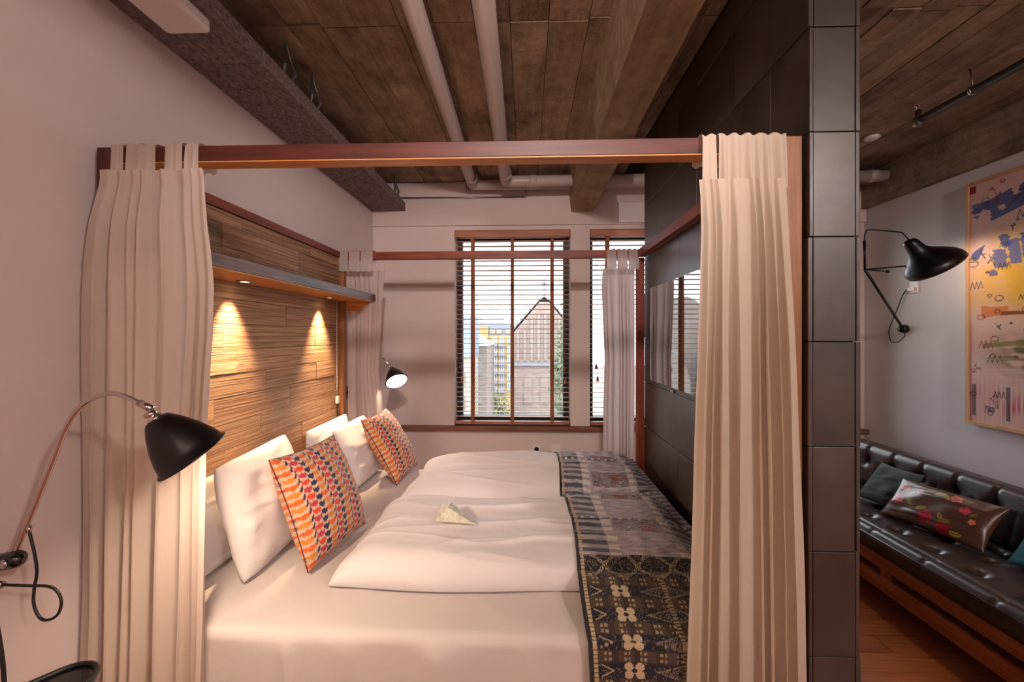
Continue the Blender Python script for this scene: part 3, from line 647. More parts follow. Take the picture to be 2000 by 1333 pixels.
# ================================================================== READING LAMPS
def shade_profile(R_, L):   # outer then inner
    o_ = [(.15*R_, 0), (.30*R_, .02*L), (.36*R_, .06*L), (.55*R_, .25*L), (.74*R_, .50*L), (.88*R_, .75*L), (.965*R_, .97*L), (1.03*R_, .975*L), (1.03*R_, 1.01*L), (.96*R_, 1.01*L)]
    return o_
def inner_profile(R_, L): return [(.93*R_, 1.0*L), (.85*R_, .75*L), (.71*R_, .50*L), (.52*R_, .25*L), (.33*R_, .08*L), (0, .06*L)]
def reading_lamp(label, neck, axis, R_, L, arm, pivot, mount, bulbmat, seg=36):
    root = thing('reading_lamp', label, 'lamp', mount, 'reading lamps beside the bed')
    a = Vector(axis).normalized(); n = Vector(neck)
    s = lathe('lamp_shade', shade_profile(R_, L), n, a, 'black', root, seg); lathe('shade_lining', inner_profile(R_, L), n, a, 'shadein', s, seg)
    lathe('bulb', [(0, .30*L), (.14*R_, .31*L), (.17*R_, .50*L), (.36*R_, .74*L), (.35*R_, .86*L), (.22*R_, .95*L), (0, .98*L)], n, a, bulbmat, root, 20)
    lathe('knuckle', [(0, -.022), (.011, -.022), (.014, -.012), (.009, -.008), (.016, -.004), (.018, .002), (0, .002)], n, a, 'chrome', root, 16)
    tube('arm', arm, .0058, 'chrome', root, 12, 8)
    e = Vector(arm[-1]); d = (e-smoothpath(arm, 8)[-4]).normalized(); tube('sleeve', [e-d*.035, e], .0085, 'chrome', root, 10)
    return root
D = .96
arm = [at(u, v, D) for u, v in ((30, 1078), (60, 1008), (102, 905), (125, 845), (150, 803), (182, 778), (220, 769), (255, 779), (297, 800))]
nk = at(303, 818, D); rc = at(349, 900, D); ax = (rc-nk); ax.y = .042
lm = reading_lamp('black reading lamp with chrome gooseneck beside the long linen curtain', nk, ax, .079, ax.length, arm, None, (XL, .93, 1.0), 'bulb')
pv = at(18, 1092, D); ex = Vector((1, .0, .22)).normalized(); 
pv0 = at(30, 1093, D); tube('pivot_arm', [pv0+ex*q for q in (.021, .018, .011, 0, -.03, -.06, -.10, -.14)], [.002, .011, .018, .021, .021, .021, .019, .012], 'blackgloss', lm, 18)
lathe('pivot_screw', [(0, 0), (.010, 0), (.010, .004), (0, .006)], at(28, 1093, D)+Vector((0, -.020, 0)), (0, -1, 0), 'chrome', lm, 14)
tube('wall_stem', [at(-40, 1105, D), Vector((XL+.02, D, 1.02))], .012, 'blackgloss', lm)
lathe('wall_plate', [(0, 0), (.05, 0), (.05, .012), (.04, .02), (0, .02)], (XL+.001, D, 1.02), (1, 0, 0), 'blackgloss', lm, 24)
cp = [(56, 1035), (62, 1058), (69, 1090), (72, 1120), (67, 1150), (66, 1180), (76, 1205), (92, 1212), (112, 1202), (120, 1178), (112, 1156), (94, 1146), (60, 1145), (30, 1144), (4, 1143)]
tube('cable', [at(u, v, D-.004*i/14) for i, (u, v) in enumerate(cp)], .0032, 'cable', lm, 8, 6)
tube('cable_gland', [at(4, 1143, D-.004), at(-8, 1140, D)], .008, 'chrome', lm)
tube('cable_gland', [at(57, 1028, D), at(57, 1040, D)], .005, 'chrome', lm)
tube('cable', [at(-30, 1150, D), at(-12, 1195, D), at(2, 1270, D), at(8, 1330, D), at(10, 1400, D)], .0045, 'cable', lm, 8, 6)
D2 = 3.12
arm = [at(u, v, D2) for u, v in ((722, 752), (724, 725), (731, 706), (742, 700), (752, 704), (763, 719))]
nk = at(766, 722, D2); ax = Vector((.055, -.062, -.085))
lf = reading_lamp('lit black reading lamp on a gooseneck between the sheer curtain and window', nk, ax, .083, .118, arm, None, (XL, D2, 1.1), 'bulbfar')
tube('wall_stem', [arm[0], (XL+.02, D2, arm[0].z-.06)], .010, 'blackgloss', lf); lathe('wall_plate', [(0, 0), (.05, 0), (.05, .012), (.04, .02), (0, .02)], (XL+.001, D2, arm[0].z-.06), (1, 0, 0), 'blackgloss', lf, 24)

# black tray table at the bedside
tt = thing('tray_table', 'glossy black oval tray table with raised rim below the reading lamp', 'table', (-1.14, .85, 0))
def stadium(c0, c1, r, n=12):
    c0, c1 = Vector(c0), Vector(c1); d = (c1-c0).normalized(); p = Vector((-d.y, d.x)); out = []
    for k in range(n+1): t = -math.pi/2+math.pi*k/n; out.append(c1+d*math.cos(t)*r+p*math.sin(t)*r)
    for k in range(n+1): t = math.pi/2+math.pi*k/n; out.append(c0+d*math.cos(t)*r+p*math.sin(t)*r)
    return out
st = stadium((-1.22, .74), (-1.078, .935), .055); zt = .738
bm = bmesh.new(); a = [bm.verts.new((p.x, p.y, zt)) for p in st]; b = [bm.verts.new((p.x, p.y, zt-.014)) for p in st]; bm.faces.new(a); bm.faces.new(b[::-1])
for k in range(len(st)): bm.faces.new((a[k], b[k], b[(k+1) % len(st)], a[(k+1) % len(st)]))
bmesh.ops.recalc_face_normals(bm, faces=bm.faces[:]); link('tray', bm_mesh(bm), 'blackgloss', tt)
tube('rim', [(p.x, p.y, zt+.003) for p in st+st[:1]], .006, 'black', tt, 8)
tube('stem', [(-1.15, .84, .02), (-1.15, .84, zt-.012)], .012, 'blackgloss', tt); lathe('foot', [(0, .0), (.11, 0), (.11, .012), (.02, .025), (0, .025)], (-1.15, .84, 0), (0, 0, 1), 'blackgloss', tt, 28)

# ================================================================== TELEVISION
tv = thing('television', 'slim dark glass television mounted on the slate wall facing the bed', 'television', (.805, 2.2, 1.25))
box('bezel', .797, .818, 1.69, 2.735, 1.248, 1.862, 'tvframe', tv, .003); box('screen', .7945, .7968, 1.70, 2.725, 1.262, 1.852, 'screen', tv)
box('sensor', .795, .81, 2.30, 2.34, 1.235, 1.2475, 'steel', tv)

# ================================================================== PIPES AND CEILING SERVICES
def pipe(label, pts, r, joints=()):
    o = thing('drain_pipe', label, 'pipe', pts[0], 'grey pipes under the ceiling'); tube('pipe_run', pts, r, 'pvc', o, 20)
    for p, d in joints: lathe('socket', [(r, -.03), (r+.004, -.028), (r+.004, .028), (r, .03)], p, d, 'pvc', o, 20)
def bend(a, c, b, r=.07, n=6):
    a, c, b = map(Vector, (a, c, b)); p = c+(a-c).normalized()*r; q = c+(b-c).normalized()*r
    return [a]+[p*(1-t)**2+c*2*t*(1-t)+q*t*t for t in [k/n for k in range(n+1)]]+[b]
pipe('grey plastic ceiling pipe closest to the wood-wool boxing', bend((-.40, YB+.05, 2.845), (-.465, 3.56, 2.835), (XR-.05, 3.56, 2.845), .06), .043, [((-.45, 3.40, 2.836), (0, 1, 0)), ((2.4, 3.56, 2.844), (1, 0, 0))])
pipe('grey plastic ceiling pipe closest to the concrete beam', bend((-.145, YB+.05, 2.845), (-.175, 3.43, 2.815), (XR-.05, 3.43, 2.82), .07), .046, [((-.17, 3.28, 2.817), (0, 1, 0)), ((.05, 3.43, 2.815), (1, 0, 0)), ((2.75, 3.43, 2.82), (1, 0, 0))])
sp = thing('sprinkler_pipe', 'dark sprinkler pipe with a chrome head hung from the ceiling', 'pipe', (2.31, 2.5, 2.7))
tube('pipe_run', [(2.262, -1.9, 2.80), (2.262, 2.49, 2.79)], .02, 'pipe', sp, 14); tube('hanger', [(2.262, 2.20, 2.80), (2.262, 2.205, 2.86), (2.257, 2.21, ZT-.001)], .004, 'steel', sp, 6)
lathe('clip', [(.021, -.008), (.026, -.006), (.026, .006), (.021, .008)], (2.262, 2.20, 2.795), (0, 1, 0), 'chrome', sp, 14)
lathe('elbow', [(0, -.03), (.024, -.028), (.026, 0), (.022, .02), (.014, .03), (.014, .06), (0, .06)], (2.262, 2.495, 2.79), (0, 0, 1), 'steel', sp, 14)
lathe('sprinkler_head', [(0, 0), (.009, 0), (.009, .02), (.017, .022), (.017, .026), (0, .028)], (2.262, 2.495, 2.85), (0, 0, 1), 'chrome', sp, 14)
tag(lathe('smoke_detector', [(0, 0), (.045, 0), (.045, -.012), (.03, -.022), (0, -.022)], (2.358, 2.939, ZT-.003), (0, 0, 1), 'plastic', None, 24), 'flat white round detector on the concrete ceiling by the slate pillar', 'detector')
tag(box('ceiling_unit', -1.262, -1.105, .25, 1.425, 2.605, 2.654, 'plastic', None, .012), 'long white box unit fixed under the wood-wool boxing', 'ceiling unit')
cd = thing('conduit', 'thin grey conduit running along the wall over the window', 'conduit', (-.6, 3.66, 2.7))
tube('tube', [at(776, 387, 3.664), at(1024, 385, 3.664)], .006, 'steel', cd, 8); tube('tube', [at(1027, 387, 3.664), at(1027, 358, 3.664)], .006, 'steel', cd, 8)
wb = [at(u, v, 3.635) for u, v in ((911, 348), (911, 370), (960, 370), (960, 345))]
tag(tube('wire_bracket', wb, .005, 'steel', None, 6), 'small metal wire bracket hanging under the ceiling pipes', 'bracket')
tag(box('access_panel', .795, 1.30, 3.655, 3.672, 2.53, 2.705, 'white', None, .003), 'cream rectangular panel on the wall over the second window', 'panel')
for x, lb in ((.045, 'white wall socket with a round outlet under the sill behind the duvets'), (.215, 'blank white socket plate under the sill beside the round outlet')):
    s = thing('wall_socket', lb, 'socket', (x+.04, 3.69, .51), 'sockets under the window sill')
    box('plate', x, x+.082, 3.688, 3.699, .50, .582, 'plastic', s, .003); lathe('outlet', [(0, .001), (.018, .001), (.021, .004), (.021, 0)], (x+.041, 3.688, .541), (0, -1, 0), 'grout', s, 16) if x < .1 else box('blank_insert', x+.012, x+.07, 3.6855, 3.6878, .512, .57, 'white', s)

# ================================================================== SITTING AREA: SOFA, LAMP, PAINTING
so = thing('sofa', 'dark brown buttoned leather sofa on a slatted teak frame', 'sofa', (2.4, 2.1, 0))
SY0, SY1, SX0, SX1 = 1.0, 3.42, 1.95, 2.63
def tufted(name, O, U, V_, N, lu, lv, nu, nv, t, btn, du=.06, rs=.06):
    """leather pad: buttons in a grid with sunken seams; rounded edge"""
    O, U, V_, N = [np.array(q, float) for q in (O, U, V_, N)]
    a = np.linspace(0, lu, nu); b = np.linspace(0, lv, nv); A, B = np.meshgrid(a, b, indexing='ij')
    h = t*np.ones_like(A)
    for x, y in btn: h -= .030*np.exp(-((A-x)**2+(B-y)**2)/(2*.026**2))+.016*np.exp(-((A-x)**2+(B-y)**2)/(2*.009**2))
    ed = np.minimum(np.minimum(A, lu-A), np.minimum(B, lv-B)); e = np.clip(ed/rs, 0, 1); h *= np.sqrt(np.maximum(0, 1-(1-e)**2))*.75+.25*(ed > 0)
    return A, B, h, O, U, V_, N
def pad(name, O, U, V_, N, lu, lv, t, btn, seams, rs):
    A, B, h, O, U, V_, N = tufted(name, O, U, V_, N, lu, lv, int(lu/.0125), int(lv/.0125)+2, t, btn, rs=rs)
    for ax, p, lo, hi, dp in seams:
        q = A if ax == 0 else B; w = B if ax == 0 else A; h = h-dp*np.exp(-((q-p)/.008)**2)*(w >= lo)*(w <= hi)
    h = np.maximum(h, 0)
    top = O+A[..., None]*U+B[..., None]*V_+h[..., None]*N; bot = O+A[..., None]*U+B[..., None]*V_
    return surf(name, top, 'leather', so, None, bot)
pit = .212; nb = 11
seat_b = [((i+.5)*pit+(.0 if j % 2 == 0 else pit/2), v) for j, v in enumerate((.18, .34, .50)) for i in range(-1, nb+1) if .1 < (i+.5)*pit+(.0 if j % 2 == 0 else pit/2) < 2.33]
# u runs along y from the far end, v from front to back
pd = pad('seat_cushion', (SX0, SY1, .335), (0, -1, 0), (1, 0, 0), (0, 0, 1), SY1-SY0, SX1-SX0-.02, .10, seat_b, [(1, .075, 0, 9, .012)]+[(0, pit*(k+1)*1.5, 0, .075, .008) for k in range(7)], .05)
lean = Vector((.22, 0, .975)).normalized(); nrm = Vector((-.975, 0, .22))
back_b = [((i+1)*pit, .20) for i in range(nb)]
pad('back_cushion', (SX1-.035, SY1, .40), (0, -1, 0), lean, nrm, SY1-SY0, .335, .115, back_b, [(0, (i+1)*pit, .20, .40, .016) for i in range(nb)]+[(0, (i+.5)*pit+pit, 0, .2, .010) for i in range(nb)], .06)
for x, y in seat_b: lathe('button', [(.0, .009), (.008, .007), (.011, 0)], (SX0+y, SY1-x, .335+.058), (0, 0, 1), 'leather', so, 10)
for x, y in back_b:
    p = Vector((SX1-.035, SY1-x, .40))+lean*y+nrm*.072; lathe('button', [(.0, .009), (.008, .007), (.011, 0)], p, nrm, 'leather', so, 10)
tube('piping', [(SX0+.012, SY1-.02, .405), (SX0+.012, SY0+.02, .405)], .005, 'leather', so, 6)
box('seat_rail', SX0+.015, SX0+.04, SY0, SY1, .252, .322, 'sofaw', so, .004); box('lower_rail', SX0+.02, SX0+.045, SY0, SY1, .125, .205, 'sofaw', so, .004)
box('seat_base', SX0+.045, SX1, SY0+.02, SY1-.02, .29, .334, 'sofaw', so)
box('back_rail', SX1+.11, SX1+.14, SY0, SY1, .55, .66, 'sofaw', so, .004)
for y in (SY0+.02, 1.62, 2.35, SY1-.07): box('rail_block', SX0+.02, SX0+.045, y, y+.05, .205, .252, 'sofaw', so)
for y in (SY0+.05, SY1-.1): box('leg', SX0+.046, SX0+.096, y, y+.05, 0, .29, 'sofaw', so, .004); box('leg', SX1+.0, SX1+.05, y, y+.05, 0, .29, 'sofaw', so, .004); box('back_stile', SX1+.112, SX1+.138, y, y+.05, .20, .55, 'sofaw', so, .003); box('side_rail', SX0+.096, SX1, y, y+.03, .20, .28, 'sofaw', so)
box('back_link', SX1-.01, SX1+.14, SY0+.05, SY1-.05, .20, .23, 'sofaw', so)

def floral(A, B):
    w = .25; base = np.array(lin('55382c')); x = A*w*1.0; y = B*.14; c = np.ones(A.shape+(3,))*base
    def flower(cx, cy, r, col, hi):
        nonlocal c
        d = np.hypot(x-cx, y-cy); an = np.arctan2(y-cy, x-cx); e = r*(1+.14*np.sin(an*5+cx*50)); c = np.where((d < e)[..., None], np.array(lin(col)), c)
        sw_ = (d < e*.9) & (np.sin(d/r*11+an*2) > .35); c = np.where(sw_[..., None], np.array(lin(hi)), c)
    def leaf(cx, cy, a, l, col):
        nonlocal c
        u = (x-cx)*math.cos(a)+(y-cy)*math.sin(a); v = -(x-cx)*math.sin(a)+(y-cy)*math.cos(a); m = (u/l)**2+(v/(l*.42))**2 < 1
        c = np.where(m[..., None], np.array(lin(col)), c); c = np.where((m & (np.abs(v) < .002))[..., None], np.array(lin('5e5320')), c)
    for cx, cy, a, l, col in ((-.05, -.035, .6, .028, '9a8a3a'), (.05, -.05, 2.2, .026, '8f7d35'), (.075, -.065, .2, .026, '7d7a35'), (-.14, .03, 1.2, .03, 'a58f3c'), (-.12, -.02, -.7, .026, '8c8740'), (.0, .085, .2, .03, 'b09433'), (.035, .075, -.5, .026, 'b89a34'), (-.055, .095, .4, .024, 'a08a3c'), (.13, -.115, .1, .03, 'b09a30'), (.17, .02, .8, .018, '8a6a30')): leaf(cx, cy, a, l, col)
    flower(-.01, -.075, .036, '8e1220', 'b5273a'); flower(.075, -.105, .032, '8a1020', 'a82236'); flower(-.185, -.02, .033, 'b23a52', 'd77a86'); flower(-.19, .07, .028, 'c9737c', 'e0a8a6'); flower(.07, .085, .026, 'b85a58', 'd98a80'); flower(.13, .03, .024, 'a8243a', 'cc5a66'); flower(-.10, .065, .02, 'b04a52', 'd98a86'); flower(.18, -.02, .016, 'cf6a44', 'e2a06a')
    return c
def sofa_cushion(name, bl, br, tl, tr, t, label, mat=None, colf=None, n=40, seed=1):
    c, U, V_, N, w, h = frame(bl, br, tl, tr); a, b, A, B = pillow_grid(c, U, V_, N, w, h, t, n, .07, seed, .006)
    return tag(surf(name, a, mat, None, None if colf is None else colf(A, B), b), label, 'cushion', 'loose cushions on the leather sofa')
# seen from the room: left is the far end
sofa_cushion('cushion', (2.27, 2.90, .452), (2.31, 2.62, .452), (2.44, 3.02, .665), (2.47, 2.74, .665), .08, 'grey-green velvet cushion tucked behind the floral cushion', 'greengrey', seed=4)
sofa_cushion('cushion', (2.185, 2.66, .446), (2.315, 2.20, .446), (2.385, 2.74, .64), (2.475, 2.22, .66), .11, 'brown satin bolster cushion with red and pink roses on the sofa', 'satin', floral, 150, 6)
sofa_cushion('cushion', (2.33, 2.10, .446), (2.40, 1.72, .446), (2.50, 2.16, .66), (2.55, 1.76, .66), .10, 'teal velvet cushion on the leather sofa beside the floral one', 'teal', seed=9)

# mantis wall lamp
wlp = thing('wall_lamp', 'black swing-arm wall lamp with a flared shade over the sofa', 'lamp', (XR, 3.30, 1.4))
pb = Vector((XR-.04, 3.285, 1.60)); el = at(1689, 527, 2.93)
lathe('wall_pivot', [(0, 0), (.032, 0), (.034, .01), (.028, .035), (.018, .05), (0, .052)], (XR-.001, 3.305, 1.597), (-1, 0, 0), 'black', wlp, 18)
top_ = [pb, at(1750, 622, 3.24), el, at(1688, 500, 2.92), at(1688.5, 470, 2.90)]; tube('arm', [pb, el], .009, 'black', wlp, 10); tube('arm', [el, at(1688, 470, 2.90)], .008, 'black', wlp, 10)
tube('arm', [at(1688, 472, 2.90), at(1690, 455, 2.90), at(1698, 449, 2.90), at(1730, 451, 2.86), at(1757, 454, 2.82), at(1764, 457, 2.81), at(1777, 471, 2.79)], .0045, 'black', wlp, 8, 6)
tube('cross_rod', [el, at(1790, 518, 2.80)], .005, 'black', wlp, 8); tube('counter_rod', [el, at(1728, 530, 2.86)], .004, 'black', wlp, 8); tube('counterweight', [at(1729, 530.5, 2.86), at(1737, 531, 2.85)], .009, 'black', wlp, 10)
def mantis_shade():
    D3 = 2.72; A0 = at(1773, 470, D3)
    # stations: upper outline point, lower outline point
    st = [((1780, 465), (1767, 473)), ((1787, 466), (1767, 480)), ((1796, 474), (1774, 490)), ((1806, 482), (1781, 500)), ((1822, 482), (1782, 517)), ((1842, 482), (1780, 535)), ((1860, 485), (1781, 545)), ((1870, 493), (1791, 550))]
    rings = []; seg = 32; bm = bmesh.new()
    for k, (p, q) in enumerate(st):
        P_, Q = at(*p, D3), at(*q, D3); c = (P_+Q)/2; e = (P_-Q)/2; dp = e.length*(1.0 if k < 3 else .95)
        rings.append([bm.verts.new(c+e*math.cos(t)+Vector((0, 1, 0))*dp*math.sin(t)) for t in [2*math.pi*i/seg for i in range(seg)]])
    for a, b in zip(rings, rings[1:]):
        for i in range(seg): bm.faces.new((a[i], a[(i+1) % seg], b[(i+1) % seg], b[i]))
    bm.faces.new(rings[0]); bmesh.ops.recalc_face_normals(bm, faces=bm.faces[:])
    o = link('lamp_shade', bm_mesh(bm), 'black', wlp, True); m = o.modifiers.new('s', 'SUBSURF'); m.levels = m.render_levels = 1; m2 = o.modifiers.new('t', 'SOLIDIFY'); m2.thickness = .003
    return D3
D3 = mantis_shade()
bp = at(1830, 512, D3); lathe('bulb', [(0, -.035), (.012, -.034), (.028, -.01), (.03, .008), (.02, .028), (0, .034)], bp, Vector((.6, 0, -.7)), 'bulbwall', wlp, 16)
tube('cable', [Vector((XR-.012, yy_, zz_)) for yy_, zz_ in ((3.30, 1.575), (3.305, 1.54), (3.363, 1.498), (3.422, 1.501), (3.441, 1.591), (3.395, 1.691), (3.341, 1.808), (3.30, 1.885), (3.275, 1.893))], .0035, 'cable', wlp, 6, 6)
s = thing('wall_socket', 'small white socket high on the wall behind the swing-arm lamp', 'socket', (XR, 3.25, 1.87)); box('plate', XR-.012, XR-.001, 3.20, 3.265, 1.865, 1.97, 'plastic', s, .003); box('plug', XR-.03, XR-.012, 3.225, 3.262, 1.88, 1.91, 'plastic', s, .003)

# painting: loose abstract brushwork
pa = thing('painting', 'large abstract painting in yellow, pink and blue in a thin wooden frame', 'painting', (XR, 2.2, .95))
PYa, PYb, PZa, PZb = 1.52, 2.835, .975, 2.535; fx = XR-.04
def painting():
    nu, nv = 330, 400; y = np.linspace(PYb-.02, PYa+.02, nu); z = np.linspace(PZa+.02, PZb-.02, nv); Yg, Zg = np.meshgrid(y, z, indexing='ij')
    u = (PYb-Yg); v = (PZb-Zg)                       # metres from the top-left corner
    n1 = waves(u, v, 71, 2.2); n2 = waves(u, v, 72, 5); n3 = waves(u, v, 73, 14, aniso=(.5, 2))
    def mix(c, m, col): m = np.clip(m, 0, 1)[..., None]; return c*(1-m)+np.array(lin(col))*m
    c = np.ones(u.shape+(3,))*np.array(lin('dcb9ae')); c = mix(c, .5+.5*n1, 'd7a79e'); c = mix(c, .35+.4*n2-u*.2, 'd9c2b8')
    yel = np.exp(-((v-.66-.10*n1)/.20)**2)*np.clip(.35+2.2*u, 0, 1); c = mix(c, yel*1.15+.15*n3*yel, 'd9a838'); c = mix(c, np.exp(-((v-.45-.5*(u-.25))/.10)**2)*np.clip((u-.08)*4, 0, 1)*.9, 'b39a45')
    blu = ((n2+.5*n3 > -.15) & (u > .13+.10*np.sin(v*23)) & (v > .10) & (v < .44+.08*np.sin(u*30)) & (np.sin(v*31+u*9) > -.55)); c = mix(c, blu*.9, '3f4f86')
    for a, b, w_, h_ in ((.20, .52, .035, .055), (.27, .49, .03, .07), (.36, .47, .05, .06), (.155, .60, .02, .02), (.09, .17, .05, .025)): c = mix(c, ((np.abs(u-a-.1*(v-b))+.006*n3 < w_) & (np.abs(v-b)+.006*n3 < h_))*.85, '42538c')
    ol = np.exp(-((u-.33)/.16)**2-((v-1.10)/.10)**2)*(1.2+n2+.8*n3); c = mix(c, ol*.8, '6b6438'); c = mix(c, ((np.abs(v-1.03-.12*(.3-u)) < .014+.006*n3) & (u > .10) & (u < .33))*.8, '7d7a3a')
    org = (np.abs(v-.84) < .028+.05*np.clip(.17-u, 0, .1)*3) & (u > .09) & (u < .95); c = mix(c, org*(u < .24)*.9, 'cf7a3a'); c = mix(c, (np.abs(v-.845-.03*u) < .011) & (u > .2), '8a4a2a')
    pk = np.exp(-((v-1.42)/.13)**2)*np.clip(.5+.6*n2, 0, 1); c = mix(c, pk*.8*(np.sin(u*240) > -.4), 'bd4a50'); c = mix(c, ((np.sin(u*33) > .93) & (v > 1.30) & (v < 1.5))*.8, '3b3a4a')
    c = mix(c, (u < .06) & (v < .075) & (v > .028), '8a2328')
    # scribbled line work
    g = np.random.default_rng(13); ink = ['3a2a2c', '7a2a2e', '2f3350', '4a3a2c']
    for k in range(150):
        px_, py_ = g.uniform(.02, 1.25), g.uniform(.05, 1.58); sz = g.uniform(.012, .055); col = ink[g.integers(0, 4)]; kind = g.integers(0, 3)
        pts = []
        if kind == 0: pts = [(px_+sz*g.uniform(-1, 1), py_+sz*g.uniform(-1, 1)) for _ in range(5)]
        elif kind == 1: pts = [(px_+sz*.5*math.cos(t), py_+sz*.4*math.sin(t)) for t in np.linspace(0, 6.6, 12)]
        else: pts = [(px_+sz*t*.8, py_+sz*.45*(-1)**i) for i, t in enumerate(np.linspace(-1, 1, 7))]
        for (a, b), (a2, b2) in zip(pts, pts[1:]):
            i0, i1 = np.searchsorted(u[:, 0], (min(a, a2)-.01, max(a, a2)+.01)); sl = np.s_[i0:i1, :]
            if i1 <= i0: continue
            dx, dy = a2-a, b2-b; t = np.clip(((u[sl]-a)*dx+(v[sl]-b)*dy)/(dx*dx+dy*dy+1e-9), 0, 1); d = np.hypot(u[sl]-a-t*dx, v[sl]-b-t*dy); c[sl] = mix(c[sl], (d < .0030)*.7, col)
    P = np.stack([np.full(u.shape, fx+.008), Yg, Zg], -1)
    back = P.copy(); back[..., 0] = fx+.03
    return surf('canvas', P, 'canvas', pa, c, back, smooth=False)
painting()
for a in ((PYb-.022, PYb, PZa, PZb), (PYa, PYa+.022, PZa, PZb), (PYa+.022, PYb-.022, PZb-.022, PZb), (PYa+.022, PYb-.022, PZa, PZa+.022)): box('frame_bar', fx, XR-.002, *a, 'framew', pa, .001)

# added unseen globe lamps behind the camera, for general brightness
def fill_globe(label, x, y, zc, r=.075, gm='globe'):
    o = thing('fill_lamp', label, 'lamp', (x, y, zc-r)); lathe('globe', [(r*math.sin(t), -r*math.cos(t)) for t in np.linspace(0, math.pi, 16)], (x, y, zc), (0, 0, 1), gm, o, 24)
    lathe('cap', [(0, .04), (.03, .038), (.034, 0), (.03, -.004)], (x, y, zc+r-.004), (0, 0, 1), 'black', o, 18); tube('cord', [(x, y, zc+r+.03), (x, y, ZT)], .004, 'cable', o, 6)
fill_globe('small added globe lamp hanging unseen behind the camera to brighten the bed side', .25, -1.7, 2.74, .085); fill_globe('small added white globe lamp hanging unseen to brighten the sitting area', 2.0, -1.2, 2.70, .085, 'globewhite')

# ================================================================== THE TOWN OUTSIDE
M['yellowwall'] = noisy('ochre_render', ['d8bd84', 'e2cb98'], nscale=.6, rough=.9, bump=0); M['stone'] = noisy('brown_stone', ['b3a297', 'c0b1a7', 'cbbfb6'], (1, 1, 2.5), 1.2, 8, .9, .2, .05)  # haze put into the town's colours: paled and desaturated
M['brick'] = noisy('weathered_brick', ['ac978d', 'bda99f', 'c9b9b0'], (1, 1, 3), 1.5, 9, .9, .2, .05); M['cream'] = noisy('cream_render', ['cbb9a8', 'd8c9ba'], nscale=.7, rough=.9, bump=0)
M['slateroof'] = noisy('blue_slate_roof', ['a3aec0', 'b1bccc'], (1, 1, 4), 2, 5, .6, .1, .03); M['greyroof'] = noisy('grey_roof', ['a9abb4', 'b8bac2'], (1, 1, 4), 2, 5, .7, .1, .03)
M['copper'] = plain('pale_copper', 'bcc7cc', .6); M['pane'] = plain('dark_pane', '858b96', .2); M['leaf'] = noisy('leaves', ['7a8a66', '8d9b78', 'a0ac8a'], nscale=3, rough=.8, bump=0); M['bark'] = noisy('bark', ['4b3d33', '5f5045'], nscale=6, rough=.9); M['ground'] = noisy('town_ground', ['a89f96', 'bdb5ac'], nscale=.3, rough=.95, bump=0)
for k in ('yellowwall', 'stone', 'brick', 'cream', 'slateroof', 'greyroof', 'leaf', 'ground'):
    for n in M[k].node_tree.nodes:
        if n.type == 'VALTORGB':
            for e in n.color_ramp.elements: e.color = [q*.50 for q in e.color[:3]]+[1]
g_ = struct(box('ground', -90, 90, 6, 190, -12.4, -12, 'ground'))
def window(parent, x, z, w, h, y, fr='white', pane='pane', arch=False):
    poly = [(x-w/2, z), (x+w/2, z), (x+w/2, z+h)]+([(x+w/2*math.cos(t), z+h+w/2*math.sin(t)) for t in np.linspace(.3, math.pi-.3, 6)] if arch else [])+[(x-w/2, z+h)]
    f = prism('window', poly, y-.10, y+.02, fr, parent); k = .8
    prism('pane', [(x+(px_-x)*k*.92, z+h*.5+(pz_-z-h*.5)*.88) for px_, pz_ in poly], y-.14, y-.1005, pane, f)
    box('mullion', x-w*.05, x+w*.05, y-.17, y-.1405, z+h*.08, z+h*.92, fr, f)
def X_(u, y): return at(u, 655, y).x
def Z_(v, y): return at(1029, v, y).z
# gabled brick church
y = 32; ch = thing('gabled_church', 'weathered brick church gable with a cross finial seen through the blinds', 'building', (X_(1063, y), y, -12))
xl, xc, xr = X_(1003, y), X_(1063, y), X_(1128, y); ze, za = Z_(650, y), Z_(590, y)
prism('nave', [(xl, -12), (xr, -12), (xr, ze-.3), (xc+.35, za), (xc-.35, za), (xl, ze)], y, y+9, 'brick', ch)
prism('roof_edge', [(xl-.2, ze), (xc-.4, za+.1), (xc, za+.38), (xc+.4, za+.1), (xr+.2, ze-.3), (xr+.2, ze-.1), (xc, za+.62), (xl-.2, ze+.22)], y-.02, y+9, 'greyroof', ch)
for k in range(9):
    x = xl+.35+(xr-xl-.7)*k/8; zt = min(za-.5, ze+(za-ze)*(1-abs(x-xc)/(xr-xc)))-.35; box('pilaster', x-.09, x+.09, y-.14, y, Z_(705, y), zt, 'stone', ch)
box('string_course', xl-.05, xr+.05, y-.2, y, Z_(712, y)-.1, Z_(708, y), 'greyroof', ch)
for x in (xc-1.25, xc, xc+1.25): window(ch, x, Z_(790, y), .62, 1.9, y, 'stone', 'brick', True)
for k in (-1, 1): box('cross', xc-.05 if k < 0 else xc-.3, xc+.05 if k < 0 else xc+.3, y+.1, y+.2, za+.5 if k < 0 else za+1.35, za+1.9 if k < 0 else za+1.45, 'greyroof', ch)
box('chimney', X_(1044, y), X_(1051, y), y+2, y+2.6, ze, Z_(597, y), 'brick', ch)
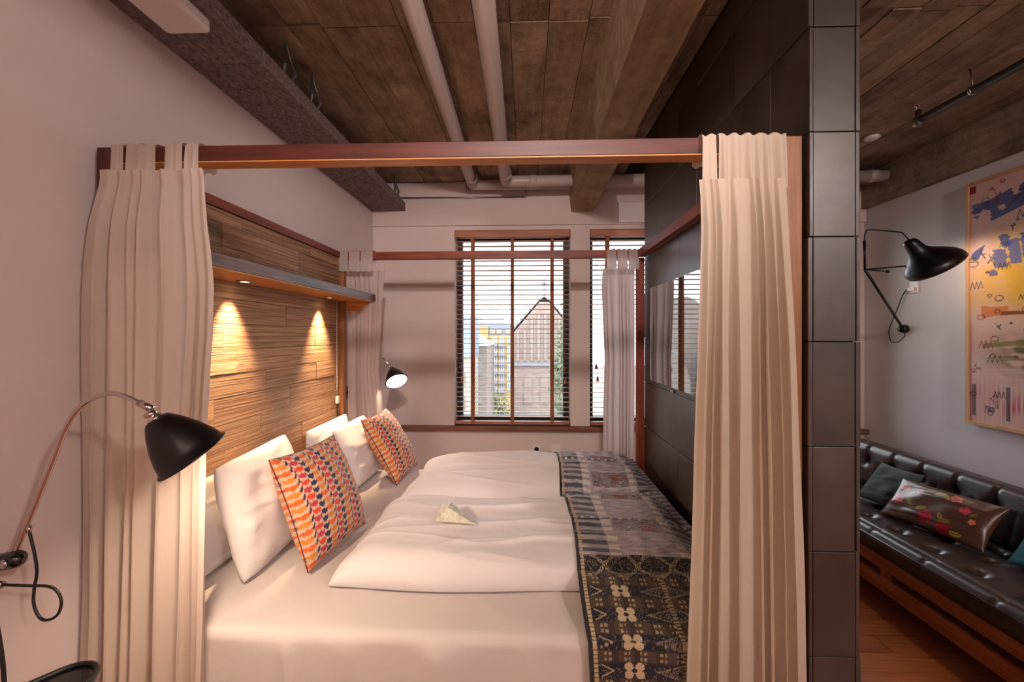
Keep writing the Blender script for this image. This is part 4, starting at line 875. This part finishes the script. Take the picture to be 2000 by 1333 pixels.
# ochre apartment block with balconies
y = 58; yb_ = thing('apartment_block', 'ochre yellow apartment block with white windows and dark balconies', 'building', (X_(968, y), y, -12))
xa, xb = X_(932, y), X_(1010, y); box('walls', xa, xb, y, y+9, -12, Z_(655, y), 'yellowwall', yb_); prism('mansard_roof', [(xa-.1, Z_(655, y)), (xb+.1, Z_(655, y)), (xb-.6, Z_(634, y)), (xa+1.2, Z_(634, y))], y+.05, y+8.9, 'slateroof', yb_)
box('gable_block', xa+.2, xa+1.55, y-.25, y+.5, Z_(676, y), Z_(638, y), 'yellowwall', yb_)
for c_, u in enumerate((946, 966, 980, 995)):
    for r_, v in enumerate((672, 690, 708, 726, 744, 762)):
        window(yb_, X_(u, y), Z_(v, y), .62, .95, y-(.26 if c_ == 0 and r_ == 0 else 0))
        if c_ in (1, 2) and r_ < 6: box('balcony', X_(u, y)-.55, X_(u, y)+.55, y-.75, y-.001, Z_(v, y)-.35, Z_(v, y)-.02, 'greyroof', yb_)
for u in (962, 975, 992): box('dormer', X_(u, y)-.4, X_(u, y)+.4, y-.1, y+1, Z_(655, y)+.1, Z_(643, y), 'cream', yb_)
# stone house with a pale hipped roof
y = 27; sh_ = thing('stone_house', 'brown stone house with a low pale roof in front of the ochre block', 'building', (X_(938, y), y, -12))
box('walls', X_(918, y), X_(951, y), y, y+6, -12, Z_(676, y), 'stone', sh_); prism('roof', [(X_(915, y), Z_(676, y)), (X_(954, y), Z_(676, y)), (X_(942, y), Z_(670, y)), (X_(922, y), Z_(655, y))], y-.2, y+6, 'copper', sh_)
for v in (735, 790): window(sh_, X_(934, y), Z_(v, y), .42, .75, y, 'cream', 'pane', True)
# slate-roofed hall with arched windows
y = 23; sl = thing('slate_roofed_hall', 'cream hall with a steep blue slate roof and arched windows', 'building', (X_(895, y), y, -12))
box('walls', X_(842, y), X_(920, y), y, y+3.4, -12, Z_(698, y), 'cream', sl); prism('roof', [(X_(838, y), Z_(698, y)), (X_(922, y), Z_(698, y)), (X_(921, y), Z_(616, y)), (X_(850, y), Z_(616, y))], y-.2, y+3.4, 'slateroof', sl)
for u in (858, 880, 902): 
    for v in (752, 800): window(sl, X_(u, y), Z_(v, y), .34, .55, y, 'stone', 'pane', True)
# far domed tower
y = 95; dm = thing('domed_building', 'pale distant building with a wide dome and slim spire', 'building', (X_(955, y), y, -12))
box('block', X_(928, y), X_(986, y), y, y+8, -12, Z_(632, y), 'greyroof', dm); lathe('dome', [(3.0, 0), (3.0, 1.2), (2.8, 2.0), (2.1, 2.9), (1.0, 3.4), (0, 3.6)], (X_(958, y), y+3.5, Z_(632, y)), (0, 0, 1), 'copper', dm, 20)
lathe('spire', [(1.3, 0), (1.2, 3), (.6, 4.5), (.5, 6), (.2, 8.5), (0, 11)], (X_(928, y), y+2, Z_(636, y)), (0, 0, 1), 'copper', dm, 10)
# round-gabled church to the side, seen in the television's reflection
ap = thing('round_gabled_church', 'large stone church with rounded gables mirrored in the television', 'building', (-12, 34, -12))
def rgable(x, y, w, zb, zt, d): 
    r_ = w/2; prism('gable', [(x-r_, -12), (x+r_, -12), (x+r_, zb)]+[(x+r_*math.cos(t), zb+(zt-zb)*math.sin(t)) for t in np.linspace(.15, math.pi-.15, 12)]+[(x-r_, zb)], y, y+d, 'stone', ap)
rgable(-10.6, 33, 5.0, .6, 4.6, 8); rgable(-8.2, 30, 3.6, -2.2, .4, 5); rgable(-13.6, 31, 4.2, -1.0, 2.4, 6)
for x in (-11.6, -9.8): window(ap, x, -1.8, .7, 1.9, 33, 'cream', 'pane', True)
# trees
def tree(label, x, y, zb, h, r_, seed, n=900):
    t = thing('tree', label, 'tree', (x, y, -12), 'trees below the windows'); g = np.random.default_rng(seed)
    tube('trunk', [(x, y, -12), (x+.1, y, zb), (x, y+.1, zb+h*.6)], [.25, .18, .08], 'bark', t, 8)
    d = g.normal(size=(n, 3)); d /= np.linalg.norm(d, axis=1)[:, None]; rad = g.uniform(.45, 1, (n, 1))*(1+.25*np.sin(d[:, :1]*6+seed)*np.cos(d[:, 1:2]*5)); c = np.array([x, y, zb+h*.55])+d*rad*np.array([r_, r_, h*.5])
    V = []; F = []
    for p in c:
        a = g.normal(size=3); a /= np.linalg.norm(a); b = np.cross(a, g.normal(size=3)); b /= np.linalg.norm(b); q = .16*g.uniform(.7, 1.3); i = len(V); V += [p-a*q, p+b*q*.6, p+a*q, p-b*q*.6]; F.append((i, i+1, i+2, i+3))
    me = bpy.data.meshes.new('foliage'); me.from_pydata([tuple(v) for v in V], [], F); link('foliage', me, 'leaf', t)
tree('leafy green tree at the right edge of the church gable', X_(1112, 24), 24, -6.5, 9.0, 1.15, 3, 1500); tree('low round tree in front of the ochre block', X_(966, 47), 47, -11, 6.0, 2.0, 5, 1500)
tree('small bushy tree at the foot of the church', X_(1035, 29), 29, -11.5, 4.5, 1.4, 9, 900)

# spotlight on the ceiling in front of the bed, aimed over the canopy at the window wall
ts = thing('ceiling_spotlight', 'small black ceiling spotlight aimed over the canopy bed at the window wall', 'lamp', (.1, -.42, 2.7))
sd = (Vector((-.35, 3.7, 1.55))-Vector((.1, -.42, 2.72))).normalized(); sp0 = Vector((.1, -.42, 2.72))
lathe('spot_body', [(0, -.10), (.035, -.10), (.038, -.09), (.038, .02), (.034, .02), (.030, 0), (0, 0)], sp0, sd, 'black', ts, 20); lathe('spot_lens', [(0, 0), (.028, 0)], sp0+sd*.004, sd, 'lens', ts, 20)
tube('stem', [sp0-sd*.05, (sp0-sd*.05)+Vector((0, 0, .20))], .007, 'black', ts); lathe('ceiling_plate', [(0, 0), (.05, 0), (.05, -.02), (0, -.02)], (sp0.x-sd.x*.05, sp0.y-sd.y*.05, ZT), (0, 0, 1), 'black', ts, 20)
ld = bpy.data.lights.new('spotlight', 'SPOT'); ld.energy = 180; ld.color = (1, .82, .76); ld.spot_size = 1.12; ld.spot_blend = .8; ld.shadow_soft_size = .05
lo = bpy.data.objects.new('spotlight', ld); C.objects.link(lo); lo.location = sp0+sd*.03; lo.rotation_euler = sd.to_track_quat('-Z', 'Y').to_euler()
